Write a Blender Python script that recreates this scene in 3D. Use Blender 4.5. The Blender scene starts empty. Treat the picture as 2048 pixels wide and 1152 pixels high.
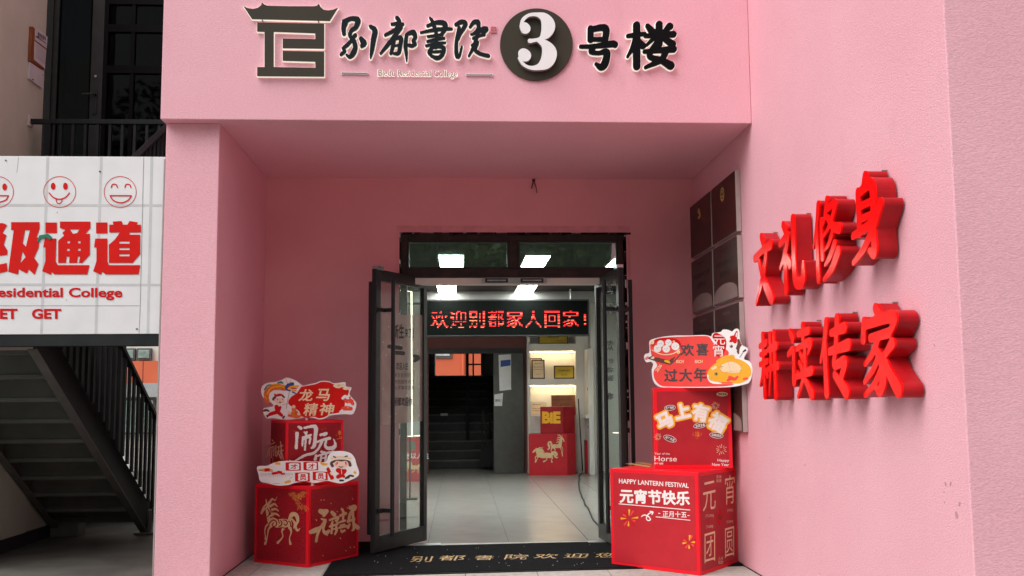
import bpy, math, random
import numpy as np
from mathutils import Vector, Matrix
from mathutils.geometry import delaunay_2d_cdt

random.seed(7)
SC = bpy.context.scene
COL = SC.collection
PI = math.pi
V = Vector

# ------------------------------------------------------------------ camera
EYE = V((0.0, 0.0, 1.35))
CR = V((0.99854914, -0.05325443, -0.00797342))
CF = V((0.05378595, 0.99351098, 0.10021476))
CU = V((0.0025848, -0.10049822, 0.99493388))
FPX, CPY = 1950.0, 602.192
cam_d = bpy.data.cameras.new('camera')
cam = bpy.data.objects.new('camera', cam_d)
COL.objects.link(cam)
cam.matrix_world = Matrix.Translation(EYE) @ Matrix((
    (CR.x, CU.x, -CF.x), (CR.y, CU.y, -CF.y), (CR.z, CU.z, -CF.z))).to_4x4()
cam_d.sensor_width = 36.0
cam_d.lens = FPX * 36.0 / 2048.0
cam_d.shift_y = (CPY - 576.0) / 2048.0
cam_d.clip_start = 0.05
cam_d.clip_end = 400.0
SC.camera = cam

# ------------------------------------------------------------------ world and sun (bright overcast day)
SUN_EL, SUN_AZ = math.radians(54), math.radians(232)      # azimuth measured clockwise from +Y
world = bpy.data.worlds.new('World')
SC.world = world
world.use_nodes = True
wn = world.node_tree
wn.nodes.clear()
w_out = wn.nodes.new('ShaderNodeOutputWorld')
w_bg = wn.nodes.new('ShaderNodeBackground')
w_sky = wn.nodes.new('ShaderNodeTexSky')
w_sky.sky_type = 'NISHITA'
w_sky.sun_disc = False
w_sky.sun_elevation = SUN_EL
w_sky.sun_rotation = SUN_AZ
w_sky.air_density = 1.0
w_sky.dust_density = 4.0
w_sky.ozone_density = 0.6
# clouded sky: the blue is mostly greyed out
w_hsv = wn.nodes.new('ShaderNodeHueSaturation')
w_hsv.inputs['Saturation'].default_value = 0.22
wn.links.new(w_sky.outputs[0], w_hsv.inputs['Color'])
wn.links.new(w_hsv.outputs[0], w_bg.inputs[0])
w_bg.inputs[1].default_value = 0.15
wn.links.new(w_bg.outputs[0], w_out.inputs[0])

sun_d = bpy.data.lights.new('sun', 'SUN')
sun_d.energy = 1.5
sun_d.angle = math.radians(58)
sun_d.color = (1.0, 0.965, 0.92)
sun = bpy.data.objects.new('sun', sun_d)
COL.objects.link(sun)
sdir = V((math.sin(SUN_AZ) * math.cos(SUN_EL), math.cos(SUN_AZ) * math.cos(SUN_EL), math.sin(SUN_EL)))
sun.rotation_euler = sdir.to_track_quat('Z', 'Y').to_euler()

SC.view_settings.view_transform = 'Standard'
SC.view_settings.look = 'None'
SC.view_settings.exposure = 0.36
SC.view_settings.gamma = 1.0
SC.view_settings.use_curve_mapping = False
SC.render.engine = 'CYCLES'
SC.cycles.use_denoising = True
SC.cycles.max_bounces = 10
SC.cycles.diffuse_bounces = 5
SC.cycles.transparent_max_bounces = 12
SC.cycles.caustics_reflective = False
SC.cycles.caustics_refractive = False

# ------------------------------------------------------------------ measuring helpers
def ray(px, py):
    return CF + CR * ((px - 1024.0) / FPX) - CU * ((py - CPY) / FPX)

class Plane:
    """A real plane of the place; at() gives the point of it that a pixel of the photograph shows."""
    def __init__(self, p, n):
        self.p = V(p); self.n = V(n).normalized()
    def at(self, px, py):
        d = ray(px, py)
        return EYE + d * ((self.p - EYE).dot(self.n) / d.dot(self.n))

def plane_y(y): return Plane((0, y, 0), (0, -1, 0))
def plane_x(x, s=-1): return Plane((x, 0, 0), (s, 0, 0))
def plane_z(z): return Plane((0, 0, z), (0, 0, 1))

# ------------------------------------------------------------------ materials
def mat(name, col, rough=0.6, metal=0.0, col2=None, nscale=8.0, detail=4.0, bump=0.0, bscale=80.0, bstretch=(1, 1, 1),
        emit=None, estr=0.0, alpha=1.0, spec=0.3, contrast=(0.35, 0.65), rough2=None, coat=0.0):
    m = bpy.data.materials.new(name)
    m.use_nodes = True
    nt = m.node_tree
    b = nt.nodes['Principled BSDF']
    b.inputs['Roughness'].default_value = rough
    b.inputs['Metallic'].default_value = metal
    b.inputs['Specular IOR Level'].default_value = spec
    b.inputs['Alpha'].default_value = alpha
    b.inputs['Coat Weight'].default_value = coat
    b.inputs['Base Color'].default_value = (*col, 1)
    tc = nt.nodes.new('ShaderNodeTexCoord')
    if col2 is None:
        col2 = tuple(c * 0.9 for c in col)
    n = nt.nodes.new('ShaderNodeTexNoise')
    n.inputs['Scale'].default_value = nscale
    n.inputs['Detail'].default_value = detail
    nt.links.new(tc.outputs['Object'], n.inputs['Vector'])
    r = nt.nodes.new('ShaderNodeMapRange')
    r.inputs['From Min'].default_value = contrast[0]
    r.inputs['From Max'].default_value = contrast[1]
    nt.links.new(n.outputs['Fac'], r.inputs['Value'])
    mx = nt.nodes.new('ShaderNodeMix'); mx.data_type = 'RGBA'
    mx.inputs['A'].default_value = (*col, 1); mx.inputs['B'].default_value = (*col2, 1)
    nt.links.new(r.outputs[0], mx.inputs['Factor'])
    nt.links.new(mx.outputs['Result'], b.inputs['Base Color'])
    if rough2 is not None:
        rr = nt.nodes.new('ShaderNodeMapRange')
        rr.inputs['To Min'].default_value = rough; rr.inputs['To Max'].default_value = rough2
        nt.links.new(n.outputs['Fac'], rr.inputs['Value'])
        nt.links.new(rr.outputs[0], b.inputs['Roughness'])
    if bump > 0:
        mp = nt.nodes.new('ShaderNodeMapping')
        mp.inputs['Scale'].default_value = bstretch
        nt.links.new(tc.outputs['Object'], mp.inputs['Vector'])
        bn = nt.nodes.new('ShaderNodeTexNoise')
        bn.inputs['Scale'].default_value = bscale; bn.inputs['Detail'].default_value = 3.0
        nt.links.new(mp.outputs[0], bn.inputs['Vector'])
        bp = nt.nodes.new('ShaderNodeBump')
        bp.inputs['Distance'].default_value = bump; bp.inputs['Strength'].default_value = 1.0
        nt.links.new(bn.outputs['Fac'], bp.inputs['Height'])
        nt.links.new(bp.outputs[0], b.inputs['Normal'])
    if emit is not None:
        b.inputs['Emission Color'].default_value = (*emit, 1)
        b.inputs['Emission Strength'].default_value = estr
    return m

def stucco(name, col, col2):
    """Trowelled render: fine grain, wide faint trowel waves, a few scuffs and drips."""
    m = mat(name, col, rough=0.72, col2=col2, nscale=1.3, detail=8, contrast=(0.3, 0.7), spec=0.35)
    nt = m.node_tree
    b = nt.nodes['Principled BSDF']
    tc = [n for n in nt.nodes if n.type == 'TEX_COORD'][0]
    base = [n for n in nt.nodes if n.type == 'MIX'][0]
    mp = nt.nodes.new('ShaderNodeMapping'); mp.inputs['Scale'].default_value = (0.75, 0.75, 1.5)
    nt.links.new(tc.outputs['Object'], mp.inputs['Vector'])
    n1 = nt.nodes.new('ShaderNodeTexNoise'); n1.inputs['Scale'].default_value = 95; n1.inputs['Detail'].default_value = 4
    n1.inputs['Distortion'].default_value = 0.3
    n2 = nt.nodes.new('ShaderNodeTexNoise'); n2.inputs['Scale'].default_value = 9; n2.inputs['Detail'].default_value = 2
    for n in (n1, n2): nt.links.new(mp.outputs[0], n.inputs['Vector'])
    ad = nt.nodes.new('ShaderNodeMath'); ad.operation = 'MULTIPLY_ADD'
    n2.inputs['Scale'].default_value = 20; nt.links.new(n2.outputs['Fac'], ad.inputs[0]); ad.inputs[1].default_value = 0.25
    nt.links.new(n1.outputs['Fac'], ad.inputs[2])
    bp = nt.nodes.new('ShaderNodeBump'); bp.inputs['Distance'].default_value = 0.0026; bp.inputs['Strength'].default_value = 1.0
    nt.links.new(ad.outputs[0], bp.inputs['Height'])
    nt.links.new(bp.outputs[0], b.inputs['Normal'])
    # grain speckle in colour (tips lighter, pits darker)
    gr = nt.nodes.new('ShaderNodeMapRange'); gr.inputs['From Min'].default_value = 0.3; gr.inputs['From Max'].default_value = 0.7
    gr.inputs['To Min'].default_value = 0.90; gr.inputs['To Max'].default_value = 1.06
    nt.links.new(n1.outputs['Fac'], gr.inputs['Value'])
    mul = nt.nodes.new('ShaderNodeVectorMath'); mul.operation = 'SCALE'
    nt.links.new(base.outputs['Result'], mul.inputs[0]); nt.links.new(gr.outputs[0], mul.inputs['Scale'])
    # sparse dirt marks
    v = nt.nodes.new('ShaderNodeTexNoise'); v.inputs['Scale'].default_value = 5.5; v.inputs['Detail'].default_value = 6
    mp2 = nt.nodes.new('ShaderNodeMapping'); mp2.inputs['Scale'].default_value = (1, 1, 0.35); mp2.inputs['Location'].default_value = (3.1, 1.7, 0)
    nt.links.new(tc.outputs['Object'], mp2.inputs['Vector']); nt.links.new(mp2.outputs[0], v.inputs['Vector'])
    dr = nt.nodes.new('ShaderNodeMapRange'); dr.inputs['From Min'].default_value = 0.66; dr.inputs['From Max'].default_value = 0.76
    dr.inputs['To Max'].default_value = 0.16
    nt.links.new(v.outputs['Fac'], dr.inputs['Value'])
    mx = nt.nodes.new('ShaderNodeMix'); mx.data_type = 'RGBA'
    nt.links.new(dr.outputs[0], mx.inputs['Factor'])
    nt.links.new(mul.outputs[0], mx.inputs['A'])
    mx.inputs['B'].default_value = (col[0] * 0.62, col[1] * 0.6, col[2] * 0.58, 1)
    nt.links.new(mx.outputs['Result'], b.inputs['Base Color'])
    return m

def glass_mat(name, tint=(0.9, 0.95, 0.93), refl=1.0, rough=0.02):
    m = bpy.data.materials.new(name); m.use_nodes = True
    nt = m.node_tree; nt.nodes.clear()
    o = nt.nodes.new('ShaderNodeOutputMaterial')
    tr = nt.nodes.new('ShaderNodeBsdfTransparent'); tr.inputs[0].default_value = (*tint, 1)
    gl = nt.nodes.new('ShaderNodeBsdfGlossy'); gl.inputs['Roughness'].default_value = rough
    # Schlick reflectance that is the same from both faces of the thin sheet
    ge = nt.nodes.new('ShaderNodeNewGeometry'); dt = nt.nodes.new('ShaderNodeVectorMath'); dt.operation = 'DOT_PRODUCT'
    nt.links.new(ge.outputs['Incoming'], dt.inputs[0]); nt.links.new(ge.outputs['Normal'], dt.inputs[1])
    ab = nt.nodes.new('ShaderNodeMath'); ab.operation = 'ABSOLUTE'; nt.links.new(dt.outputs['Value'], ab.inputs[0])
    om = nt.nodes.new('ShaderNodeMath'); om.operation = 'SUBTRACT'; om.inputs[0].default_value = 1.0; nt.links.new(ab.outputs[0], om.inputs[1])
    pw = nt.nodes.new('ShaderNodeMath'); pw.operation = 'POWER'; pw.inputs[1].default_value = 5.0; nt.links.new(om.outputs[0], pw.inputs[0])
    fr = nt.nodes.new('ShaderNodeMath'); fr.operation = 'MULTIPLY_ADD'; fr.inputs[1].default_value = 0.957; fr.inputs[2].default_value = 0.043
    nt.links.new(pw.outputs[0], fr.inputs[0])
    tc = nt.nodes.new('ShaderNodeTexCoord'); nz = nt.nodes.new('ShaderNodeTexNoise'); nz.inputs['Scale'].default_value = 1.5
    bp = nt.nodes.new('ShaderNodeBump'); bp.inputs['Distance'].default_value = 0.002
    nt.links.new(tc.outputs['Object'], nz.inputs['Vector']); nt.links.new(nz.outputs['Fac'], bp.inputs['Height'])
    nt.links.new(bp.outputs[0], gl.inputs['Normal'])
    ml = nt.nodes.new('ShaderNodeMath'); ml.operation = 'MULTIPLY'; ml.inputs[1].default_value = refl; ml.use_clamp = True
    nt.links.new(fr.outputs[0], ml.inputs[0])
    mx = nt.nodes.new('ShaderNodeMixShader')
    nt.links.new(ml.outputs[0], mx.inputs[0]); nt.links.new(tr.outputs[0], mx.inputs[1]); nt.links.new(gl.outputs[0], mx.inputs[2])
    nt.links.new(mx.outputs[0], o.inputs[0])
    return m

def seigaiha(name, col, col2, scale=14.0):
    """Dark red paper printed with faint scale-shaped rings."""
    m = mat(name, col, rough=0.38, nscale=5, spec=0.5)
    nt = m.node_tree; b = nt.nodes['Principled BSDF']
    tc = [n for n in nt.nodes if n.type == 'TEX_COORD'][0]
    vo = nt.nodes.new('ShaderNodeTexVoronoi'); vo.inputs['Scale'].default_value = scale; vo.inputs['Randomness'].default_value = 0.15
    nt.links.new(tc.outputs['Object'], vo.inputs['Vector'])
    sn = nt.nodes.new('ShaderNodeMath'); sn.operation = 'MULTIPLY'; sn.inputs[1].default_value = 34
    nt.links.new(vo.outputs['Distance'], sn.inputs[0])
    s2 = nt.nodes.new('ShaderNodeMath'); s2.operation = 'SINE'; nt.links.new(sn.outputs[0], s2.inputs[0])
    mr = nt.nodes.new('ShaderNodeMapRange'); mr.inputs['From Min'].default_value = 0.2; mr.inputs['From Max'].default_value = 0.9
    nt.links.new(s2.outputs[0], mr.inputs['Value'])
    mx = nt.nodes.new('ShaderNodeMix'); mx.data_type = 'RGBA'
    mx.inputs['A'].default_value = (*col, 1); mx.inputs['B'].default_value = (*col2, 1)
    nt.links.new(mr.outputs[0], mx.inputs['Factor']); nt.links.new(mx.outputs['Result'], b.inputs['Base Color'])
    return m

M = {}
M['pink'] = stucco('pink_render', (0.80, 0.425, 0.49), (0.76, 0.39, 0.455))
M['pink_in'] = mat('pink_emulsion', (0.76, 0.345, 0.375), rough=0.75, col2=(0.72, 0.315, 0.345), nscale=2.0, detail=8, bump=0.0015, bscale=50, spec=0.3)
M['patch'] = mat('pink_patch', (0.72, 0.31, 0.345), rough=0.8, col2=(0.62, 0.25, 0.28), nscale=9, detail=8, bump=0.004, bscale=25)
M['beige'] = mat('beige_wall', (0.58, 0.595, 0.47), rough=0.85, col2=(0.51, 0.525, 0.41), nscale=2.2, detail=8, bump=0.002, bscale=35)
M['sign_grey'] = mat('olive_grey_acrylic', (0.050, 0.044, 0.032), rough=0.4, nscale=3, spec=0.15)
M['sign_char'] = mat('blue_black_acrylic', (0.010, 0.013, 0.016), rough=0.3, nscale=3, spec=0.15)
M['sign_black'] = mat('black_acrylic', (0.003, 0.003, 0.004), rough=0.3, nscale=3, spec=0.12)
M['halo'] = mat('lit_white_acrylic', (0.80, 0.77, 0.70), rough=0.4, emit=(1.0, 0.93, 0.80), estr=0.45)
M['white_gloss'] = mat('white_acrylic', (0.80, 0.81, 0.81), rough=0.25, col2=(0.77, 0.78, 0.78))
M['sign_pinkgrey'] = mat('grey_pink_lettering', (0.22, 0.13, 0.13), rough=0.4)
M['seal'] = mat('pink_seal', (0.66, 0.22, 0.26), rough=0.5)
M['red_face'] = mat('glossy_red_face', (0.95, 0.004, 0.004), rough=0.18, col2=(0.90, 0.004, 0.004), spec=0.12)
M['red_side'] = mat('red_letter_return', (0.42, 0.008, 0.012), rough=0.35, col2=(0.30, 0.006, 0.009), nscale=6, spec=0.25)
M['steel'] = mat('brushed_steel', (0.55, 0.53, 0.52), rough=0.3, metal=0.9, col2=(0.4, 0.39, 0.39), nscale=20)
M['bolt'] = mat('bolt_steel', (0.3, 0.27, 0.25), rough=0.5, metal=0.8)
M['frame'] = mat('dark_aluminium', (0.020, 0.019, 0.020), rough=0.4, col2=(0.028, 0.027, 0.027), nscale=10, bump=0.0004, bscale=200, spec=0.3)
M['frame_brown'] = mat('weathered_bronze_frame', (0.040, 0.022, 0.018), rough=0.55, col2=(0.016, 0.012, 0.011), nscale=12, detail=8, bump=0.002, bscale=60, spec=0.25)
M['foam'] = mat('rough_foam_gap', (0.055, 0.02, 0.015), rough=0.95, col2=(0.01, 0.007, 0.006), nscale=14, detail=8, bump=0.02, bscale=30)
M['handle'] = mat('matt_black_tube', (0.016, 0.017, 0.020), rough=0.35, nscale=10, spec=0.35)
M['glass'] = glass_mat('clear_glass', (0.86, 0.91, 0.89), 1.3)
M['transom_glass'] = glass_mat('transom_glass', (0.72, 0.80, 0.76), 4.0)
M['dark_glass'] = glass_mat('dark_door_glass', (0.08, 0.09, 0.09), 0.16)
M['film'] = mat('frosted_film', (0.66, 0.60, 0.52), rough=0.5, col2=(0.52, 0.47, 0.41), nscale=6, detail=6, alpha=0.5)
M['ink'] = mat('dark_print', (0.03, 0.028, 0.03), rough=0.6)
M['white_paint'] = mat('white_paint', (0.62, 0.61, 0.58), rough=0.6, col2=(0.56, 0.55, 0.52), nscale=3)
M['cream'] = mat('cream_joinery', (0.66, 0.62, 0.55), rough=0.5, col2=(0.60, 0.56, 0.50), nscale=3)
M['room_wall'] = mat('grey_white_wall', (0.74, 0.73, 0.68), rough=0.75, col2=(0.69, 0.68, 0.63), nscale=2)
M['beam_grey'] = mat('grey_beam_paint', (0.26, 0.26, 0.24), rough=0.8)
M['maroon_wall'] = mat('maroon_wall', (0.16, 0.055, 0.05), rough=0.7)
M['black_ceiling'] = mat('black_ceiling', (0.012, 0.012, 0.012), rough=0.8)
M['panel'] = mat('led_panel', (0.8, 0.8, 0.8), rough=0.5, emit=(0.91, 1.0, 0.96), estr=34)
M['strip'] = mat('warm_strip', (0.8, 0.8, 0.7), rough=0.5, emit=(1.0, 0.80, 0.48), estr=22.0)
M['ring'] = mat('ring_lamp', (0.8, 0.8, 0.7), rough=0.5, emit=(1.0, 0.88, 0.68), estr=3.0)
M['led_body'] = mat('led_board', (0.0022, 0.003, 0.0026), rough=0.7, nscale=30, spec=0.05)
M['led_lit'] = mat('lit_red_led', (0.3, 0.02, 0.02), rough=0.5, emit=(1.0, 0.015, 0.02), estr=1.3)
M['led_hot'] = mat('hot_red_led', (0.3, 0.1, 0.05), rough=0.5, emit=(1.0, 0.20, 0.10), estr=1.5)
M['led_off'] = mat('unlit_led', (0.007, 0.009, 0.007), rough=0.6, spec=0.05)
M['tile'] = mat('polished_floor_tile', (0.30, 0.285, 0.265), rough=0.17, col2=(0.255, 0.24, 0.225), nscale=3.5, detail=9, rough2=0.3)
M['grout'] = mat('floor_grout', (0.07, 0.065, 0.06), rough=0.9)
M['slab'] = mat('grey_beige_granite', (0.43, 0.41, 0.37), rough=0.75, col2=(0.33, 0.315, 0.285), nscale=22, detail=9, bump=0.001, bscale=120)
M['concrete'] = mat('dark_concrete', (0.12, 0.115, 0.10), rough=0.7, col2=(0.08, 0.075, 0.066), nscale=3, detail=9, bump=0.002, bscale=60)
M['paving'] = mat('pale_concrete_paving', (0.34, 0.33, 0.31), rough=0.85, col2=(0.27, 0.26, 0.245), nscale=1.5, detail=8)
M['asphalt'] = mat('asphalt', (0.06, 0.06, 0.06), rough=0.9, nscale=30)
M['mat_black'] = mat('black_carpet', (0.014, 0.014, 0.015), rough=1.0, col2=(0.008, 0.008, 0.009), nscale=60, bump=0.004, bscale=260, spec=0.04)
M['mat_edge'] = mat('rubber_edge', (0.005, 0.005, 0.005), rough=0.7, spec=0.06)
M['gold'] = mat('gold_print', (0.58, 0.36, 0.12), rough=0.55, col2=(0.48, 0.29, 0.09), nscale=25)
M['gold_pale'] = mat('pale_gold_print', (0.70, 0.50, 0.28), rough=0.5, col2=(0.62, 0.42, 0.22), nscale=20)
M['gold_plate'] = mat('gold_plate', (0.62, 0.42, 0.05), rough=0.35, metal=0.5, nscale=10)
M['red_border'] = mat('bright_red_board', (0.82, 0.010, 0.024), rough=0.4, col2=(0.77, 0.009, 0.021), nscale=6, spec=0.25)
M['red_print'] = mat('crimson_print', (0.50, 0.022, 0.032), rough=0.36, col2=(0.46, 0.018, 0.028), nscale=8, spec=0.25)
M['red_print2'] = mat('brick_red_print', (0.42, 0.022, 0.032), rough=0.36, col2=(0.38, 0.018, 0.027), nscale=8, spec=0.25)
M['maroon'] = seigaiha('maroon_scale_print', (0.30, 0.004, 0.011), (0.40, 0.010, 0.020))
M['maroon2'] = mat('maroon_print', (0.34, 0.006, 0.013), rough=0.45, col2=(0.26, 0.004, 0.010), nscale=6)
M['coral'] = mat('coral_print', (0.86, 0.07, 0.06), rough=0.4, col2=(0.80, 0.06, 0.05))
M['red_ink'] = mat('red_ink', (0.60, 0.010, 0.014), rough=0.6, col2=(0.56, 0.010, 0.014), spec=0.1)
M['red_vinyl'] = mat('red_vinyl', (0.66, 0.012, 0.009), rough=0.6, col2=(0.58, 0.012, 0.01), nscale=10, spec=0.1)
M['white_print'] = mat('white_print', (0.84, 0.80, 0.78), rough=0.45, col2=(0.80, 0.76, 0.74))
M['board_white'] = mat('white_foam_board', (0.84, 0.82, 0.81), rough=0.5, col2=(0.80, 0.78, 0.77))
M['orange'] = mat('orange_print', (0.75, 0.22, 0.04), rough=0.5, col2=(0.62, 0.10, 0.02), nscale=40)
M['firework'] = mat('firework_orange_print', (0.80, 0.30, 0.07), rough=0.5)
M['yellow'] = mat('yellow_print', (0.88, 0.42, 0.025), rough=0.5)
M['cream_print'] = mat('cream_print', (0.88, 0.66, 0.42), rough=0.45)
M['peach'] = mat('peach_print', (0.88, 0.62, 0.50), rough=0.5)
M['pink_print'] = mat('salmon_print', (0.80, 0.22, 0.24), rough=0.5)
M['brown'] = mat('brown_print', (0.13, 0.05, 0.035), rough=0.5)
M['charcoal'] = mat('charcoal_print', (0.075, 0.06, 0.06), rough=0.5)
M['teal'] = mat('teal_print', (0.05, 0.22, 0.20), rough=0.5)
M['blue'] = mat('blue_print', (0.03, 0.07, 0.28), rough=0.5)
M['green_tape'] = mat('green_tape', (0.03, 0.20, 0.13), rough=0.35)
M['board'] = mat('white_hoarding', (0.76, 0.76, 0.77), rough=0.42, col2=(0.68, 0.68, 0.69), nscale=4, detail=9, contrast=(0.35, 0.8))
M['board_line'] = mat('grey_grid_print', (0.58, 0.58, 0.59), rough=0.45)
M['board_seam'] = mat('sheet_seam', (0.28, 0.28, 0.28), rough=0.7)
M['black_steel'] = mat('black_painted_steel', (0.014, 0.016, 0.018), rough=0.55, col2=(0.020, 0.022, 0.023), nscale=6, detail=6, spec=0.18)
M['stair_steel'] = mat('grey_painted_stair_steel', (0.115, 0.12, 0.105), rough=0.6, col2=(0.085, 0.09, 0.08), nscale=4, detail=8)
M['stair_edge'] = mat('pale_stair_flange', (0.15, 0.15, 0.14), rough=0.6, col2=(0.11, 0.11, 0.10), nscale=4, detail=8)
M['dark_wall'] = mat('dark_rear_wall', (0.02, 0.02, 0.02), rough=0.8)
M['plaque_red'] = mat('dark_red_plaque', (0.060, 0.014, 0.012), rough=0.3, col2=(0.05, 0.012, 0.011), spec=0.12)
M['plaque_grey'] = mat('bronze_grey_plaque', (0.055, 0.028, 0.024), rough=0.3, col2=(0.045, 0.023, 0.02), spec=0.12)
M['plaque_pale'] = mat('plaque_pale_inlay', (0.27, 0.19, 0.18), rough=0.5)
M['plaque_side'] = mat('plaque_edge_metal', (0.45, 0.38, 0.36), rough=0.38, metal=0.3, nscale=12)
M['orange_wall'] = mat('orange_render', (0.68, 0.15, 0.07), rough=0.75, col2=(0.60, 0.13, 0.06), nscale=1)
M['grey_wall'] = mat('grey_render', (0.36, 0.37, 0.37), rough=0.8)
M['win_frame'] = mat('grey_window_frame', (0.10, 0.10, 0.10), rough=0.5)
M['curtain'] = mat('white_curtain', (0.62, 0.66, 0.64), rough=0.9, col2=(0.42, 0.46, 0.45), nscale=9)
M['grey_door'] = mat('grey_steel_door', (0.085, 0.085, 0.078), rough=0.5, col2=(0.07, 0.07, 0.066))
M['blue_wall'] = mat('blue_grey_wall', (0.14, 0.17, 0.22), rough=0.8)
M['dark_stone'] = mat('black_stone_step', (0.028, 0.028, 0.027), rough=0.5, col2=(0.018, 0.018, 0.018), nscale=10, detail=8)
M['paper'] = mat('white_paper', (0.62, 0.62, 0.61), rough=0.7)
M['wood'] = mat('orange_wood_board', (0.30, 0.10, 0.035), rough=0.5, col2=(0.22, 0.07, 0.025), nscale=6)
M['dark_wood'] = mat('dark_wood_frame', (0.05, 0.016, 0.010), rough=0.4)
M['cable'] = mat('black_cable', (0.015, 0.015, 0.015), rough=0.5)
M['rubber'] = mat('rubber', (0.02, 0.02, 0.02), rough=0.8)
M['trunk'] = mat('bark', (0.10, 0.07, 0.05), rough=0.9)
M['leaf'] = mat('leaves', (0.05, 0.11, 0.03), rough=0.6, col2=(0.14, 0.20, 0.05), nscale=0.9)
M['soil'] = mat('hillside_soil', (0.05, 0.06, 0.03), rough=0.95, col2=(0.03, 0.05, 0.02), nscale=1)
M['scuff'] = mat('dirt_mark', (0.52, 0.27, 0.30), rough=0.9, nscale=30)
M['anchor'] = mat('dark_red_dowel', (0.10, 0.012, 0.012), rough=0.6)

# ------------------------------------------------------------------ objects
def place(o, parent=None):
    COL.objects.link(o)
    if parent is not None: o.parent = parent
    return o

def thing(name, label, cat, loc, group=None):
    o = bpy.data.objects.new(name, None)
    o.location = loc; o.empty_display_size = 0.1
    o['label'] = label; o['category'] = cat
    if group: o['group'] = group
    return place(o)

def origin_of(p):
    v = V((0, 0, 0))
    while p is not None:
        v = v + p.location; p = p.parent
    return v

class MB:
    def __init__(self): self.v = []; self.f = []
    def add(self, vs, fs):
        b = len(self.v); self.v += [V(x) for x in vs]; self.f += [tuple(b + i for i in f) for f in fs]; return self
    def box(self, x0, x1, y0, y1, z0, z1):
        return self.add([(x0, y0, z0), (x1, y0, z0), (x1, y1, z0), (x0, y1, z0), (x0, y0, z1), (x1, y0, z1), (x1, y1, z1), (x0, y1, z1)],
                        [(0, 3, 2, 1), (4, 5, 6, 7), (0, 1, 5, 4), (1, 2, 6, 5), (2, 3, 7, 6), (3, 0, 4, 7)])
    def obox(self, p, u, v, n):
        """box from corner p along the full edge vectors u, v, n"""
        p, u, v, n = V(p), V(u), V(v), V(n)
        fs = [(0, 3, 2, 1), (4, 5, 6, 7), (0, 1, 5, 4), (1, 2, 6, 5), (2, 3, 7, 6), (3, 0, 4, 7)]
        if u.cross(v).dot(n) < 0: fs = [tuple(reversed(f)) for f in fs]
        return self.add([p, p + u, p + u + v, p + v, p + n, p + u + n, p + u + v + n, p + v + n], fs)
    def quad(self, a, b, c, d): return self.add([a, b, c, d], [(0, 1, 2, 3)])
    def tube(self, pts, r, n=10, cap=True):
        pts = [V(p) for p in pts]; rings = []; prev = None
        rs = r if isinstance(r, (list, tuple)) else [r] * len(pts)
        for i, p in enumerate(pts):
            t = (pts[min(i + 1, len(pts) - 1)] - pts[max(i - 1, 0)]).normalized()
            a = prev if prev is not None else (V((0, 0, 1)) if abs(t.z) < 0.9 else V((1, 0, 0)))
            a = (a - t * a.dot(t)).normalized(); prev = a
            c = t.cross(a)
            rings.append([p + (a * math.cos(2 * PI * k / n) + c * math.sin(2 * PI * k / n)) * rs[i] for k in range(n)])
        vs = [x for ring in rings for x in ring]; fs = []
        for i in range(len(rings) - 1):
            for k in range(n):
                fs.append((i * n + k, i * n + (k + 1) % n, (i + 1) * n + (k + 1) % n, (i + 1) * n + k))
        if cap:
            fs.append(tuple(range(n - 1, -1, -1))); fs.append(tuple((len(rings) - 1) * n + k for k in range(n)))
        return self.add(vs, fs)
    def build(self, name, m, parent=None, bevel=0.0, label=None, smooth=False, kind=None, loc=None):
        me = bpy.data.meshes.new(name)
        off = origin_of(parent) if parent is not None else V(loc or (0, 0, 0))
        me.from_pydata([v - off for v in self.v], [], self.f)
        mats = m if isinstance(m, (list, tuple)) else [m]
        for k in mats: me.materials.append(M[k])
        if smooth: me.shade_smooth()
        me.update()
        o = bpy.data.objects.new(name, me)
        if parent is None: o.location = off
        if bevel:
            md = o.modifiers.new('edge', 'BEVEL'); md.width = bevel; md.segments = 2; md.limit_method = 'ANGLE'
        if label: o['label'] = label
        if kind: o['kind'] = kind
        return place(o, parent)

def solo(o, label, cat, group=None):
    o['label'] = label; o['category'] = cat
    if group: o['group'] = group
    return o

def copy_tree(o, shift, label, parent=None):
    c = o.copy(); COL.objects.link(c)
    if parent is None:
        c.location = o.location + V(shift); c['label'] = label
    else: c.parent = parent
    for ch in o.children: copy_tree(ch, shift, label, c)
    return c

# ------------------------------------------------------------------ glyphs: outlines from a distance field
def spline(pts, step=2.2):
    P = [np.array(p, float) for p in pts]
    if len(P) == 1: return np.array([P[0], P[0]])
    if len(P) == 2: P = [P[0], (P[0] + P[1]) / 2, P[1]]
    E_ = [2 * P[0] - P[1]] + P + [2 * P[-1] - P[-2]]
    out = []
    for i in range(1, len(E_) - 2):
        a, b, c, d = E_[i - 1:i + 3]
        n = max(2, int(np.hypot(*(c - b)[:2]) / step))
        for t in np.linspace(0, 1, n, endpoint=False):
            out.append(0.5 * ((2 * b) + (-a + c) * t + (2 * a - 5 * b + 4 * c - d) * t * t + (-a + 3 * b - 3 * c + d) * t ** 3))
    out.append(P[-1])
    return np.array(out)

def capsule_field(strokes, X, Y, step=2.2):
    f = np.full(X.shape, 1e9)
    for s in strokes:
        Q = spline(s, step)
        for a, b in zip(Q[:-1], Q[1:]):
            d = b[:2] - a[:2]; L = max(d @ d, 1e-9)
            t = np.clip(((X - a[0]) * d[0] + (Y - a[1]) * d[1]) / L, 0, 1)
            r = a[2] + (b[2] - a[2]) * t
            f = np.minimum(f, np.hypot(X - a[0] - t * d[0], Y - a[1] - t * d[1]) - r)
    return f

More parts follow.
